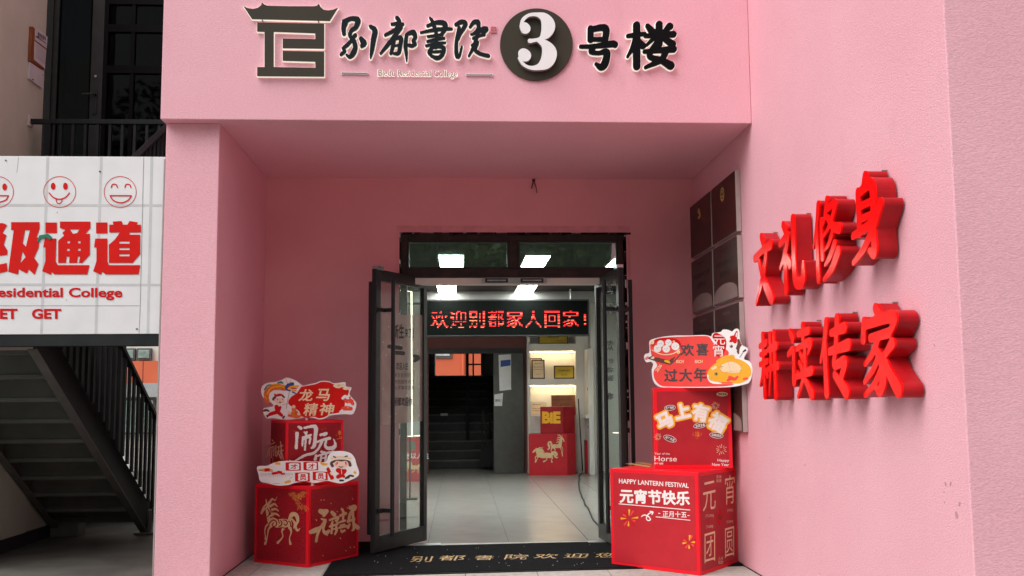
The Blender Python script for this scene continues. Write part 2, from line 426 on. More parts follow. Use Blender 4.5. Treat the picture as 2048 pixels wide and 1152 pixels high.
def march(F_, xs, ys):
    """contours of F_=0 (inside negative) as closed lists of points"""
    ny, nx = F_.shape
    ins = F_ < 0
    code = (ins[:-1, :-1] * 1 + ins[:-1, 1:] * 2 + ins[1:, 1:] * 4 + ins[1:, :-1] * 8)
    tab = {1: [(3, 0)], 2: [(0, 1)], 3: [(3, 1)], 4: [(1, 2)], 5: [(3, 2), (1, 0)], 6: [(0, 2)], 7: [(3, 2)], 8: [(2, 3)],
           9: [(2, 0)], 10: [(0, 3), (2, 1)], 11: [(2, 1)], 12: [(1, 3)], 13: [(1, 0)], 14: [(0, 3)]}
    def key(i, j, e):
        return ((i, j, 'h'), (i, j + 1, 'v'), (i + 1, j, 'h'), (i, j, 'v'))[e]
    def pt(k):
        i, j, o = k
        if o == 'h':
            a, b = F_[i, j], F_[i, j + 1]; t = a / (a - b)
            return (xs[j] + (xs[j + 1] - xs[j]) * t, ys[i])
        a, b = F_[i, j], F_[i + 1, j]; t = a / (a - b)
        return (xs[j], ys[i] + (ys[i + 1] - ys[i]) * t)
    nxt = {}
    for i, j in zip(*np.nonzero((code > 0) & (code < 15))):
        for a, b in tab[int(code[i, j])]:
            nxt[key(i, j, a)] = key(i, j, b)
    out = []
    while nxt:
        k0, k = nxt.popitem(); loop = [pt(k0)]
        while k != k0 and k in nxt:
            loop.append(pt(k)); k = nxt.pop(k)
        if len(loop) >= 6:
            P = np.array(loop)
            P = (np.roll(P, 1, 0) + 2 * P + np.roll(P, -1, 0)) / 4
            keep = [0]
            for q in range(1, len(P) - 1):          # drop points on straight runs
                a, b, c = P[keep[-1]], P[q], P[q + 1]
                ab, bc = b - a, c - b
                cr = abs(ab[0] * bc[1] - ab[1] * bc[0])
                if cr > 0.06 * np.hypot(*ab) * np.hypot(*bc) or np.hypot(*ab) > 0.10 * (xs[-1] - xs[0]): keep.append(q)
            keep.append(len(P) - 1)
            if len(keep) >= 4: out.append(P[keep])
    return out

def wobble(X, Y, amp, freq, seed):
    rs = np.random.RandomState(seed); f = np.zeros(X.shape)
    for _ in range(14):
        a, b, p = rs.normal(0, freq), rs.normal(0, freq), rs.uniform(0, 6.28)
        f += np.sin(a * X + b * Y + p)
    return f * amp / 3.7

def brush(strokes, grow=0.0, N=110, rough=0.0, pad=12, box=None, flip=False):
    A = np.array([p for s in strokes for p in s], float)
    lo = (A[:, :2] - A[:, 2:]).min(0) - pad; hi = (A[:, :2] + A[:, 2:]).max(0) + pad
    s = max(hi - lo); xs = np.linspace(lo[0], lo[0] + s, N); ys = np.linspace(lo[1], lo[1] + s, N)
    X, Y = np.meshgrid(xs, ys)
    f = capsule_field(strokes, X, Y, s / 45) - grow
    if rough: f = f + wobble(X, Y, rough, 60.0 / s, 3)
    return march(f, xs, ys)

_FONT = bpy.data.curves.new('type', 'FONT')
_FOB = bpy.data.objects.new('type', _FONT)
_cache = {}
def flat_text(s, offset=0.0, shear=0.0):
    k = (s, offset, shear)
    if k not in _cache:
        _FONT.body = s; _FONT.offset = offset; _FONT.shear = shear; _FONT.resolution_u = 3
        me = _FOB.to_mesh()
        vs = np.array([v.co[:] for v in me.vertices])[:, :2]; fs = [tuple(p.vertices) for p in me.polygons]
        _FOB.to_mesh_clear()
        _cache[k] = (vs, fs)
    return _cache[k]

def font_glyph(ch, bold=0.02, rough=0.0, N=90, slant=0.0, thin_h=1.0):
    """outline of one character made heavier by bold (in ems), optionally with a ragged brush edge"""
    k = ('g', ch, bold, rough, N, slant, thin_h)
    if k in _cache: return _cache[k]
    vs, fs = flat_text(ch)
    vs = vs.copy(); vs[:, 1] /= thin_h
    cnt = {}
    for f in fs:
        for a, b in zip(f, f[1:] + f[:1]):
            e = (min(a, b), max(a, b)); cnt[e] = cnt.get(e, 0) + 1
    E_ = [(vs[a], vs[b]) for (a, b), c in cnt.items() if c == 1]
    pad_ = 0.06 + max(bold, 0.06); lo, hi = vs.min(0) - pad_, vs.max(0) + pad_
    s = max(hi - lo); xs = np.linspace(lo[0], lo[0] + s, N); ys = np.linspace(lo[1], lo[1] + s, N)
    X, Y = np.meshgrid(xs, ys); D = np.full(X.shape, 1e9); inside = np.zeros(X.shape, bool)
    for a, b in E_:
        d = b - a; L = max(d @ d, 1e-12)
        t = np.clip(((X - a[0]) * d[0] + (Y - a[1]) * d[1]) / L, 0, 1)
        D = np.minimum(D, np.hypot(X - a[0] - t * d[0], Y - a[1] - t * d[1]))
        if abs(d[1]) > 1e-12:
            c = ((a[1] > Y) != (b[1] > Y)) & (X < a[0] + (Y - a[1]) * d[0] / d[1])
            inside ^= c
    f = np.where(inside, -D, D) - bold
    if rough: f = f + wobble(X, Y, rough, 42.0, ord(ch) % 97)
    out = [np.column_stack([c[:, 0] + slant * c[:, 1], c[:, 1] * thin_h]) for c in march(f, xs, ys)]
    _cache[k] = out
    return out

def unit(cs):
    A = np.vstack(cs); lo, hi = A.min(0), A.max(0)
    return [(c - lo) / (hi - lo) for c in cs]

def smooth_poly(pts, n=5):
    P = [np.array(p, float) for p in pts]; out = []; L = len(P)
    for i in range(L):
        a, b, c, d = P[i - 1], P[i], P[(i + 1) % L], P[(i + 2) % L]
        for t in np.linspace(0, 1, n, endpoint=False):
            out.append(0.5 * ((2 * b) + (-a + c) * t + (2 * a - 5 * b + 4 * c - d) * t * t + (-a + 3 * b - 3 * c + d) * t ** 3))
    return np.array(out)

def lay(mb, cs, P, U_, W, n, t0, t1=None):
    """lay outlines cs on P + U_*x + W*y, lifted t0 (and extruded to t1) along n"""
    P, U_, W, n = V(P), V(U_), V(W), V(n).normalized()
    cs = [c for c in cs if len(c) > 2]
    if not cs: return
    cs = [np.asarray(c, float) for c in cs]
    allp = np.vstack(cs); mid = allp.mean(0); sc = 10.0 / max(np.ptp(allp, 0).max(), 1e-9)
    pts, edges, k = [], [], 0
    for c in cs:
        n_ = len(c)
        pts += [V(((p[0] - mid[0]) * sc, (p[1] - mid[1]) * sc)) for p in c]
        edges += [(k + i, k + (i + 1) % n_) for i in range(n_)]
        k += n_
    vo, _, fo, _, _, _ = delaunay_2d_cdt(pts, edges, [], 2, 1e-5)
    if not fo: return
    flat = [(p.x / sc + mid[0], p.y / sc + mid[1]) for p in vo]
    ctr = np.array([np.mean([flat[i] for i in f], 0) for f in fo]); odd = np.zeros(len(ctr), bool)
    for c in cs:
        for a, b in zip(c, np.roll(c, -1, 0)):
            if abs(b[1] - a[1]) > 1e-12:
                odd ^= ((a[1] > ctr[:, 1]) != (b[1] > ctr[:, 1])) & (ctr[:, 0] < a[0] + (ctr[:, 1] - a[1]) * (b[0] - a[0]) / (b[1] - a[1]))
    fo = [f for f, k_ in zip(fo, odd) if k_]
    if not fo: return
    sgn = 1 if U_.cross(W).dot(n) > 0 else -1
    def w3(p, t): return P + U_ * p[0] + W * p[1] + n * t
    def ori(t):
        a, b, c = (flat[i] for i in t[:3])
        s = (b[0] - a[0]) * (c[1] - a[1]) - (b[1] - a[1]) * (c[0] - a[0])
        return tuple(t) if s * sgn > 0 else tuple(reversed(t))
    tt = t0 if t1 is None else t1
    tr = [ori(t) for t in fo]
    mb.add([w3(p, tt) for p in flat], tr)
    if t1 is not None:
        mb.add([w3(p, t0) for p in flat], [tuple(reversed(t)) for t in tr])
        cnt = {}
        for f in tr:
            for i in range(len(f)):
                e = (f[i], f[(i + 1) % len(f)]); cnt[e] = 1
        rim = [e for e in cnt if (e[1], e[0]) not in cnt]
        vs = []; fs = []
        for i, (a, b) in enumerate(rim):
            vs += [w3(flat[a], t0), w3(flat[b], t0), w3(flat[b], t1), w3(flat[a], t1)]
            fs.append((4 * i, 4 * i + 1, 4 * i + 2, 4 * i + 3))
        mb.add(vs, fs)

def on_px(mb, cs, pl, n=None, t0=0.001, t1=None):
    """outlines given in photograph pixels, laid on the real plane pl"""
    P = pl.p; n = n or pl.n
    cs = [np.array(c, float) for c in cs if len(c) > 2]
    if not cs: return
    a = V((0, 0, 1)) if abs(pl.n.z) < 0.9 else V((0, 1, 0))
    u = a.cross(pl.n).normalized(); w = pl.n.cross(u)
    out = []
    for c in cs:
        q = [pl.at(*p) - P for p in c]
        out.append(np.array([(x.dot(u), x.dot(w)) for x in q]))
    lay(mb, out, P, u, w, n, t0, t1)

def glyph_px(mb, cs, pl, x0, y0, x1, y1, t0=0.001, t1=None, skew=0.0):
    """unit-box outlines into a pixel rectangle (x0,y0 top left; x1,y1 bottom right); skew lowers the right side by that many px"""
    cs = unit(cs)
    on_px(mb, [np.column_stack([x0 + (x1 - x0) * c[:, 0], y1 - (y1 - y0) * c[:, 1] + skew * c[:, 0]]) for c in cs], pl, None, t0, t1)

def em_px(mb, s, pl, x0, y0, x1, y1, bold=0.02, rough=0.0, t0=0.001, t1=None, skew=0.0, N=64, slant=0.0, rot=0.0, thin_h=1.0):
    """a row of characters, each in its own equal cell"""
    w = (x1 - x0) / len(s)
    for i, ch in enumerate(s):
        if ch == ' ': continue
        cs = font_glyph(ch, bold, rough, N, slant, thin_h)
        out = []
        for c in cs:
            q = np.column_stack([c[:, 0] - 0.5, c[:, 1] - 0.38])
            if rot:
                co, si = math.cos(rot), math.sin(rot)
                q = np.column_stack([q[:, 0] * co - q[:, 1] * si, q[:, 0] * si + q[:, 1] * co])
            X_ = x0 + w * (i + 0.5) + q[:, 0] * w
            Y_ = (y0 + y1) / 2 - q[:, 1] * (y1 - y0) + skew * (X_ - x0) / (x1 - x0)
            out.append(np.column_stack([X_, Y_]))
        on_px(mb, out, pl, None, t0, t1)

def words_px(mb, s, pl, x0, y0, x1, y1, offset=0.0, skew=0.0, t0=0.001, shear=0.0, rot=0.0):
    """a line of type fitted to a pixel rectangle"""
    vs, fs = flat_text(s, offset, shear)
    lo, hi = vs.min(0), vs.max(0)
    q = (vs - lo) / (hi - lo)
    cx, cy = (x0 + x1) / 2, (y0 + y1) / 2
    pts = []
    for x, y in q:
        X_, Y_ = x0 + (x1 - x0) * x, y1 - (y1 - y0) * y + skew * x
        if rot:
            dx, dy = X_ - cx, Y_ - cy
            X_, Y_ = cx + dx * math.cos(rot) - dy * math.sin(rot), cy + dx * math.sin(rot) + dy * math.cos(rot)
        pts.append(pl.at(X_, Y_) + pl.n * t0)
    mb.add(pts, fs)

def strokes_px(mb, strokes, pl, t0=0.001, t1=None, grow=0.0, N=90, rough=0.0):
    """brush strokes given directly in photograph pixels (x, y, half width)"""
    on_px(mb, brush(strokes, grow, N, rough, pad=6), pl, None, t0, t1)

def zoom(pts, ox, oy, s):
    return [(ox + p[0] / s, oy + p[1] / s) + tuple(q / s for q in p[2:]) for p in pts]

def ell(cx, cy, rx, ry, n=28, rot=0.0):
    a = np.linspace(0, 2 * PI, n, endpoint=False)
    x, y = rx * np.cos(a), ry * np.sin(a)
    return np.column_stack([cx + x * math.cos(rot) - y * math.sin(rot), cy + x * math.sin(rot) + y * math.cos(rot)])

HAN = {
 '文': [[(46,98,5),(57,88,7)],[(6,71,5),(50,77,4.5),(94,80,7)],[(72,76,5),(52,44,6.5),(8,4,3)],[(27,68,4),(50,36,6.5),(84,8,9.5),(97,4,4)]],
 '礼': [[(22,97,5),(32,88,7)],[(6,72,4),(38,78,6),(26,56,4.5),(4,38,2.5)],[(25,58,5),(25,3,6.5)],[(31,50,4),(43,38,6.5)],[(62,98,6.5),(61,40,6.5),(63,14,7.5),(76,7,7.5),(93,11,7),(95,32,3)]],
 '修': [[(28,98,6.5),(18,70,5),(3,46,2.5)],[(18,68,5.5),(18,2,6.5)],[(36,76,5),(36,28,5.5)],[(60,98,6.5),(50,78,4.5),(40,68,2.5)],[(54,86,4),(87,89,5.5),(67,66,4.5),(42,54,2.5)],[(54,80,4),(76,62,6),(98,56,7.5)],[(72,52,5.5),(60,42,4),(45,36,2)],[(80,39,6),(64,26,5),(44,17,2.5)],[(91,28,7.5),(68,10,6),(37,-1,3)]],
 '身': [[(54,101,7),(46,92,4),(40,87,3)],[(29,86,6.5),(29,36,6)],[(29,85,5),(72,87,7.5),(72,30,6.5),(71,6,7.5),(56,9,3)],[(32,68,4),(72,68,4)],[(32,52,4),(72,52,4)],[(6,35,4),(40,38,5),(72,42,5)],[(95,60,7),(72,36,6.5),(42,15,5),(4,1,3)]],
 '耕': [[(5,82,4.5),(42,86,6)],[(7,68,4),(41,71,5)],[(3,52,4.5),(46,56,5.5)],[(23,99,6.5),(24,1,6.5)],[(21,50,5),(13,32,4),(1,18,2.5)],[(28,46,4),(43,34,6.5)],[(50,74,4.5),(95,78,7)],[(46,43,4.5),(99,47,7)],[(63,97,6.5),(63,50,6),(49,3,3)],[(83,99,6.5),(83,0,7)]],
 '读': [[(13,96,5),(24,85,7)],[(2,63,4.5),(25,66,6),(22,20,5.5),(39,36,2.5)],[(48,90,4.5),(90,92,6)],[(68,101,6),(68,75,5.5)],[(40,69,4.5),(66,73,5),(96,75,7),(86,60,2.5)],[(53,62,4),(63,54,5.5)],[(48,49,4),(58,41,5.5)],[(38,29,4.5),(98,36,7)],[(73,67,6),(69,34,5.5),(38,0,3)],[(72,22,5),(95,3,8.5)]],
 '传': [[(28,98,6.5),(18,70,5.5),(2,45,2.5)],[(19,68,6),(19,1,7)],[(43,82,4.5),(89,86,7)],[(35,57,4.5),(99,63,7.5)],[(66,100,6.5),(57,60,5),(50,38,5),(86,42,6.5),(67,16,4.5)],[(50,25,5),(86,2,9)]],
 '家': [[(46,101,5.5),(55,92,7)],[(12,87,6),(7,66,6)],[(12,83,5),(92,87,7),(81,67,3.5)],[(28,66,4.5),(79,69,5.5)],[(51,66,5.5),(34,48,4.5),(9,35,2.5)],[(38,54,4),(56,38,6.5),(59,14,7.5),(47,1,5.5),(37,6,2.5)],[(50,42,5),(30,26,4),(5,13,2.5)],[(57,28,5),(34,10,4),(5,-3,2.5)],[(87,56,6.5),(70,46,4),(60,42,3)],[(62,42,4.5),(76,22,6.5),(97,3,9)]],
}
HAO = [[(30,92,7),(30,64,7)],[(30,90,6.5),(68,93,8),(68,62,7)],[(30,65,4.5),(68,65,5)],[(5,47,4),(40,48,5),(88,54,8),(94,50,5)],
       [(40,48,6),(32,35,6),(50,31,4.5),(72,34,7),(68,8,9),(58,-4,8),(44,4,3)]]
LOU = [[(3,72,4.5),(22,75,5),(38,77,4)],[(21,98,8),(21,-2,8)],[(20,66,7),(12,42,5),(2,22,3)],[(26,60,5),(34,48,7)],[(44,96,5),(54,82,8)],[(90,95,8),(78,82,4)],
       [(40,72,4.5),(98,76,7)],[(68,100,7.5),(68,52,7.5)],[(62,72,5),(42,50,3)],[(72,71,5),(96,52,8)],[(38,34,4.5),(98,40,7.5)],[(64,56,6.5),(48,24,6),(74,12,7),(92,0,9)],[(84,38,6.5),(72,14,6.5),(40,-4,4)]]

def Z1(s): return [zoom(q, 460, 0, 4.096) for q in s]
def Z3(s): return [zoom(q, 900, 0, 3.4133) for q in s]
BIE = Z1([[(945,200,24),(935,240,18),(938,292,14)],[(940,190,18),(1000,165,16),(1050,178,22),(1035,235,18),(1000,262,14),(985,300,14),(1000,330,12),(1020,350,16),(1030,400,18),(1012,450,20),(985,478,14),(960,462,8)],
          [(1030,300,14),(1000,340,12),(960,385,14),(930,410,10),(945,430,12),(915,458,12)],[(1078,330,17),(1098,365,24),(1082,392,12)],[(1155,230,14),(1190,262,20),(1178,340,20),(1165,430,15),(1154,488,5)]])
DU = Z1([[(1370,160,15),(1388,188,16),(1372,240,16),(1352,272,13)],[(1330,212,11),(1380,205,14),(1418,213,11)],[(1275,300,11),(1330,272,14),(1398,238,16)],[(1400,240,16),(1350,310,16),(1290,385,15),(1238,450,9)],
         [(1348,330,13),(1335,400,14),(1320,450,12)],[(1350,330,12),(1402,322,15),(1396,390,15),(1382,448,14),(1345,450,9)],[(1345,388,8),(1390,382,8)],
         [(1452,292,12),(1502,278,20),(1520,315,15),(1505,350,15),(1520,375,12),(1490,388,14),(1455,378,8)],[(1448,300,13),(1440,380,15),(1445,450,12),(1449,512,4)]])
SHU = Z1([[(1640,160,8),(1662,195,14),(1690,290,12),(1688,400,12)],[(1620,225,11),(1690,198,15),(1755,205,20),(1762,245,18),(1735,295,12)],[(1565,280,8),(1650,262,13),(1740,250,13),(1815,250,10)],
          [(1625,312,10),(1740,296,11)],[(1622,352,11),(1700,334,12),(1755,326,10)],[(1610,388,9),(1690,370,12),(1762,362,8)],[(1655,402,13),(1632,440,14),(1650,468,10)],[(1655,402,12),(1715,392,14),(1752,410,16),(1738,462,16),(1700,488,16),(1650,470,10)],[(1650,438,9),(1725,434,10)]])
YUAN = Z3([[(42,178,12),(80,160,14),(106,172,14),(92,206,13),(70,240,11),(52,280,10)],[(62,200,10),(46,280,11),(42,350,12),(50,396,13),(66,390,8),(80,330,7)],[(138,195,8),(160,165,13),(188,162,16),(194,200,11),(165,238,9),(145,245,7)],
           [(180,240,11),(225,208,14),(248,212,13),(215,252,8)],[(160,272,9),(200,255,9),(236,250,6)],[(184,262,10),(160,330,11),(130,392,7)],[(150,320,8),(186,300,11),(172,350,10),(205,376,12),(262,392,11)]])
THREE = Z3([[(506,205,32),(512,215,34),(508,222,28)],[(483,200,12),(495,155,12),(535,124,11),(590,120,14),(640,140,30),(666,190,46),(655,240,38),(615,283,14),(560,296,12),(542,298,15)],
            [(600,296,12),(648,325,30),(674,380,50),(655,440,44),(605,474,22),(545,480,12),(495,455,10),(470,415,10)],[(498,385,36),(510,398,40),(496,405,30)]])

# ================================================================== SETTING
XE, XW, XP, XR = -2.258, -1.839, -2.244, 2.286
YL, YP, YB, YF, ZL = 7.335, 7.443, 9.269, 4.326, 3.481

g = MB(); g.box(-60, 60, -60, 60, -0.06, -0.03)
g.build('ground', 'paving', kind='structure')
# porch paving: slabs of grey beige granite
pf = MB(); pf.box(-2.2, 2.28, 6.4, YB - 0.01, -0.03, -0.006)
porch = pf.build('porch_floor', 'grout', kind='structure')
slab_me = None
for i in range(8):
    for j in range(5):
        x0, y0 = -2.2 + i * 0.56, 6.42 + j * 0.57
        if slab_me is None:
            b = MB(); b.box(0.003, 0.557, 0.003, 0.567, 0, 0.006)
            o = b.build('slab', 'slab', None); slab_me = o.data; o.parent = porch
        else:
            o = bpy.data.objects.new('slab', slab_me); place(o, porch)
        o.location = (x0, y0, -0.006)
yd = MB(); yd.box(-9.0, -2.27, 5.0, 20.0, -0.03, -0.004)
yd.build('yard_pavement', 'concrete', kind='structure')
# interior floor: long polished tiles, staggered
fl = MB(); fl.box(-2.1, 3.0, YB + 0.105, 19.4, -0.03, -0.006)
floor = fl.build('hall_floor', 'grout', kind='structure')
tile_me = None
for i, x0 in enumerate([-2.083 + 0.7635 * k - 0.5085 + 0.5085 for k in range(7)]):
    x0 = -0.3026 + 0.766 * (i - 2) - 0.766 * 0
    off = (0.0 if i % 2 else 0.9)
    y = YB + 0.11 - off
    while y < 19.3:
        ya, yb2 = max(y, YB + 0.11), min(y + 1.53, 19.38)
        xa, xb = max(x0, -2.09), min(x0 + 0.766, 2.99)
        if yb2 - ya > 0.05 and xb - xa > 0.05:
            if tile_me is None and yb2 - ya > 1.52 and xb - xa > 0.76:
                b = MB(); b.box(0, xb - xa - 0.004, 0, 1.526, 0, 0.006)
                o = b.build('tile', 'tile', None, loc=(0, 0, 0)); tile_me = o.data; o.parent = floor
            elif tile_me is not None and yb2 - ya > 1.52 and xb - xa > 0.76:
                o = bpy.data.objects.new('tile', tile_me); place(o, floor)
            else:
                b = MB(); b.box(0, xb - xa - 0.003, 0, yb2 - ya - 0.003, 0, 0.006)
                o = b.build('tile', 'tile', None); o.parent = floor
            o.location = (xa, ya, -0.006)
        y += 1.53

# ---- the pink building
bd = thing('pink_building', 'pink rendered building with a deep square recess round its open glass entrance', 'building', (0, YL, 0))
w = MB(); w.box(XE, XR - 0.001, YL, YB + 0.498, ZL, 7.5); w.build('lintel_wall', 'pink', bd, bevel=0.006)
w = MB(); w.box(XP, XW, YP, YB + 0.5, -0.02, ZL - 0.001); w.build('pillar', 'pink', bd, bevel=0.006)
w = MB(); w.box(XR, 4.6, YF, YB + 0.5, -0.03, 7.5); w.build('projecting_wall', 'pink', bd, bevel=0.006)
w = MB()                                  # recessed wall round the doorway opening (jamb to jamb, up to the transom)
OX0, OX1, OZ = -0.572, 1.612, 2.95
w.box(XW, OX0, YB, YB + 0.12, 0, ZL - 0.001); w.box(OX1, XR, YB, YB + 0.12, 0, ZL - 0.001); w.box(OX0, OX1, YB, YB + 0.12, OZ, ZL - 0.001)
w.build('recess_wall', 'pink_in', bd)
w = MB(); w.box(XW, OX0, YB + 0.12, YB + 0.14, 0, ZL); w.box(XW - 0.4, XW, YB + 0.12, YB + 0.14, 0, ZL); w.box(XP, 4, YB + 0.5, YB + 0.52, ZL, 7.4)
w.build('inner_lining', 'room_wall', bd)
w = MB(); w.box(XP - 0.012, XP - 0.001, YP + 0.002, YP + 0.03, 0, 3.2); w.build('corner_bead', 'plaque_side', bd)
w = MB()                                  # patched plaster margin round the frame
yy = YB - 0.004
w.box(-0.598, OX0 - 0.02, yy, YB, 2.1, 3.014); w.box(OX1 + 0.015, 1.652, yy, YB, 1.9, 3.014); w.box(OX0 - 0.02, OX1 + 0.015, yy, YB, OZ + 0.006, 3.014)
w.build('plaster_margin', 'patch', bd)
w = MB()
random.seed(3)
for k in range(46):                       # ragged foam in the gap between frame and plaster
    x = OX0 + (OX1 - OX0) * random.random(); s = random.uniform(0.006, 0.02)
    w.box(x, x + random.uniform(0.02, 0.09), YB - 0.006, YB + 0.02, OZ - s - 0.008, OZ - 0.001)
for k in range(40):
    z = random.uniform(1.0, 2.92); s = random.uniform(0.006, 0.02)
    w.box(OX1 - s - 0.012, OX1 - 0.001, YB - 0.006, YB + 0.02, z, z + random.uniform(0.03, 0.12))
    w.box(OX0 + 0.001, OX0 + s * 0.7, YB - 0.006, YB + 0.02, z, z + random.uniform(0.03, 0.12))
w.build('foam_filler', 'foam', bd, kind='stuff')
w = MB(); rg = random.Random(21); pw = plane_x(XR - 0.0008)
for x, y, sx, sy in ((1891, 968, 1.6, 5), (1901, 968, 1.6, 5), (1888, 984, 1.2, 2), (1889, 1005, 1.2, 2), (1913, 1030, 3, 8), (1919, 1008, 2, 5), (1540, 1035, 1, 1.2), (1610, 930, .6, 2.6), (1700, 928, 1, .8), (1868, 690, .8, 3), (1560, 1108, 1.2, 1), (1640, 1146, 1, 1)):
    on_px(w, [ell(x, y, sx, sy, 9, rg.uniform(-.4, .4))], pw, None, 0.0)
w.build('scuff', 'scuff', bd, kind='stuff')
# cable stub and dowels left in the recess wall
pb = plane_y(YB)
w = MB()
def pp(x, y, d=0.0): return pb.at(x, y) + V((0, -0.004 - d, 0))
w.tube([pp(1067, 361), pp(1066, 366, .02), pp(1064, 372, .03), pp(1063, 378, .02)], 0.006, 6)
w.tube([pp(1068, 361), pp(1071, 374, .03), pp(1073, 383, .03), pp(1073, 387, .02)], 0.004, 6)
w.tube([pp(1067, 359), pp(1067.5, 362)], 0.016, 8)
solo(w.build('cable_stub', 'anchor', loc=(0.6, YB, 3.4)), 'short loose wire ends poking from the pink wall above the doorway', 'cable')

w = MB()                                   # dirty joint where the recess walls meet the paving
w.box(XW + .001, XW + .007, YP, YB - .01, -0.002, 0.006); w.build('floor_joint', 'foam', bd); w = MB(); w.box(XR - .007, XR - .001, YF, YB - .01, -0.002, 0.006); w.build('floor_joint', 'foam', bd); w = MB(); w.box(XW + .007, -0.60, YB - .008, YB - .001, -0.002, 0.05)
w.build('floor_joint', 'foam', bd)
# ---- hillside with trees across the way (seen as a reflection in the transom panes); slope steepened to block low sky light
h = MB()
n = 14
for i in range(n + 1):
    for j in range(9):
        x = -45 + 90 * i / n; y = -13 - j * 3.2
        h.v.append(V((x, y, -0.1 + j * 2.1 + 0.5 * math.sin(i * 1.7 + j))))
for i in range(n):
    for j in range(8):
        a = i * 9 + j; h.f.append((a, a + 1, a + 10, a + 9))
h.build('hillside', 'soil', kind='structure')
rs = np.random.RandomState(11)
N_ = 40000
cl = rs.uniform([-34, -34, 0], [34, -14, 1], (150, 3))
base_z = (-cl[:, 1] - 13) / 3.2 * 2.1
cz = base_z + rs.uniform(0.8, 4.6, 150)
idx = rs.randint(0, 150, N_)
dirs = rs.normal(size=(N_, 3)); dirs /= np.linalg.norm(dirs, axis=1)[:, None]
rad = rs.uniform(0.5, 1.0, N_)[:, None] * rs.uniform(1.2, 2.4, 150)[idx][:, None]
C_ = np.column_stack([cl[idx, 0], cl[idx, 1], cz[idx]]) + dirs * rad
a_ = rs.normal(size=(N_, 3)); a_ /= np.linalg.norm(a_, axis=1)[:, None]
b_ = np.cross(a_, rs.normal(size=(N_, 3))); b_ /= np.linalg.norm(b_, axis=1)[:, None]
s_ = rs.uniform(0.12, 0.3, N_)[:, None]
vs = np.stack([C_ - a_ * s_, C_ + b_ * s_ * .5, C_ + a_ * s_, C_ - b_ * s_ * .5], 1).reshape(-1, 3)
me = bpy.data.meshes.new('hillside_trees')
me.from_pydata(vs.tolist(), [], [(4 * i, 4 * i + 1, 4 * i + 2, 4 * i + 3) for i in range(N_)])
me.materials.append(M['leaf'])
o = bpy.data.objects.new('hillside_trees', me); place(o); o['kind'] = 'stuff'
o['label'] = 'dark green leafy trees covering the slope opposite the entrance'

# ================================================================== SIGN ON THE LINTEL
ps = plane_y(YL)
def two_layer(parent, cs_face, cs_back, face_mat, t_back=(0.004, 0.022), t_face=(0.022, 0.036), px=True, pl=ps, names=('backing', 'face'), back_mat='halo'):
    m = MB(); on_px(m, cs_back, pl, None, *t_back); m.build(names[0], back_mat, parent)
    m = MB(); on_px(m, cs_face, pl, None, t_face[0] + 0.0005, t_face[1]); m.build(names[1], face_mat, parent)

emb = thing('gate_tower_emblem', 'dark grey curved roof gate emblem with lit edges at the left of the sign', 'emblem', ps.at(583, 160))
def Zl(p): return np.array(zoom(p, 460, 0, 4.096))
roof = Zl([(116,62),(150,80),(195,88),(235,80),(262,58),(270,34),(290,52),(315,62),(500,66),(690,66),(718,62),(735,44),(748,72),(775,94),(810,100),(850,94),(888,78),(822,184),(186,168)])
body = Zl([(230,198),(776,208),(776,410),(438,406),(438,330),(704,334),(704,284),(364,272),(364,562),(704,568),(704,516),(438,508),(438,430),(776,436),(776,638),(230,634),(230,562),(290,562),(290,272),(230,270)])
m = MB(); on_px(m, [roof], ps, None, 0.0225, 0.036); m.build('roof_piece', 'sign_grey', emb)
m = MB(); on_px(m, [body], ps, None, 0.0225, 0.036); m.build('body_piece', 'sign_grey', emb)
m = MB()
def outline(P, r=1.15): return [[(a[0], a[1], r), (b[0], b[1], r)] for a, b in zip(P, np.roll(P, -1, 0))]
on_px(m, brush(outline(roof), N=200, pad=4), ps, None, 0.004, 0.0245)
on_px(m, brush(outline(body), N=200, pad=4), ps, None, 0.0035, 0.0240)
m.build('lit_edge', 'halo', emb)
m = MB()
for x, y in ((526, 43.5), (638, 45.5)): on_px(m, [ell(x, y, 1.4, 1.4, 10)], ps, None, 0.004, 0.028)
m.build('screw', 'bolt', emb)

for strokes, ch, lab in ((BIE, '别', 'first flowing brush character of the sign, beside the gate emblem'),
                         (DU, '都', 'second brush character of the sign with a long pointed tail'),
                         (SHU, '書', 'third brush character of the sign, stacked horizontal strokes'),
                         (YUAN, '院', 'fourth brush character of the sign, open and looping, beside the number disc')):
    A = np.array([p[:2] for s in strokes for p in s])
    t = thing('sign_character', lab, 'sign character', ps.at(A[:, 0].mean(), A[:, 1].max()), 'characters of the entrance sign')
    two_layer(t, brush(strokes, 0.55, 150, 0.2, pad=6), brush(strokes, 1.9, 150, 0, pad=6), 'sign_char')
for ch, strokes, r, lab in (('号', HAO, (1157, 50, 1234, 137), 'heavy black character between the number disc and the last character of the sign'),
                        ('楼', LOU, (1252, 48, 1347, 137), 'heavy black last character at the right end of the sign')):
    t = thing('sign_character', lab, 'sign character', ps.at((r[0] + r[2]) / 2, r[3]), 'characters of the entrance sign')
    sx, sy = (r[2] - r[0]) / 100.0, (r[3] - r[1]) / 104.0
    st = [[(r[0] + p[0] * sx, r[3] - 3 - p[1] * sy * 0.96, p[2] * sx * 0.92) for p in s] for s in strokes]
    gw = 1.3 if ch == '号' else 0.5
    two_layer(t, brush(st, gw, 150, 0.15, pad=6), brush(st, gw + 1.3, 150, 0, pad=6), 'sign_black')

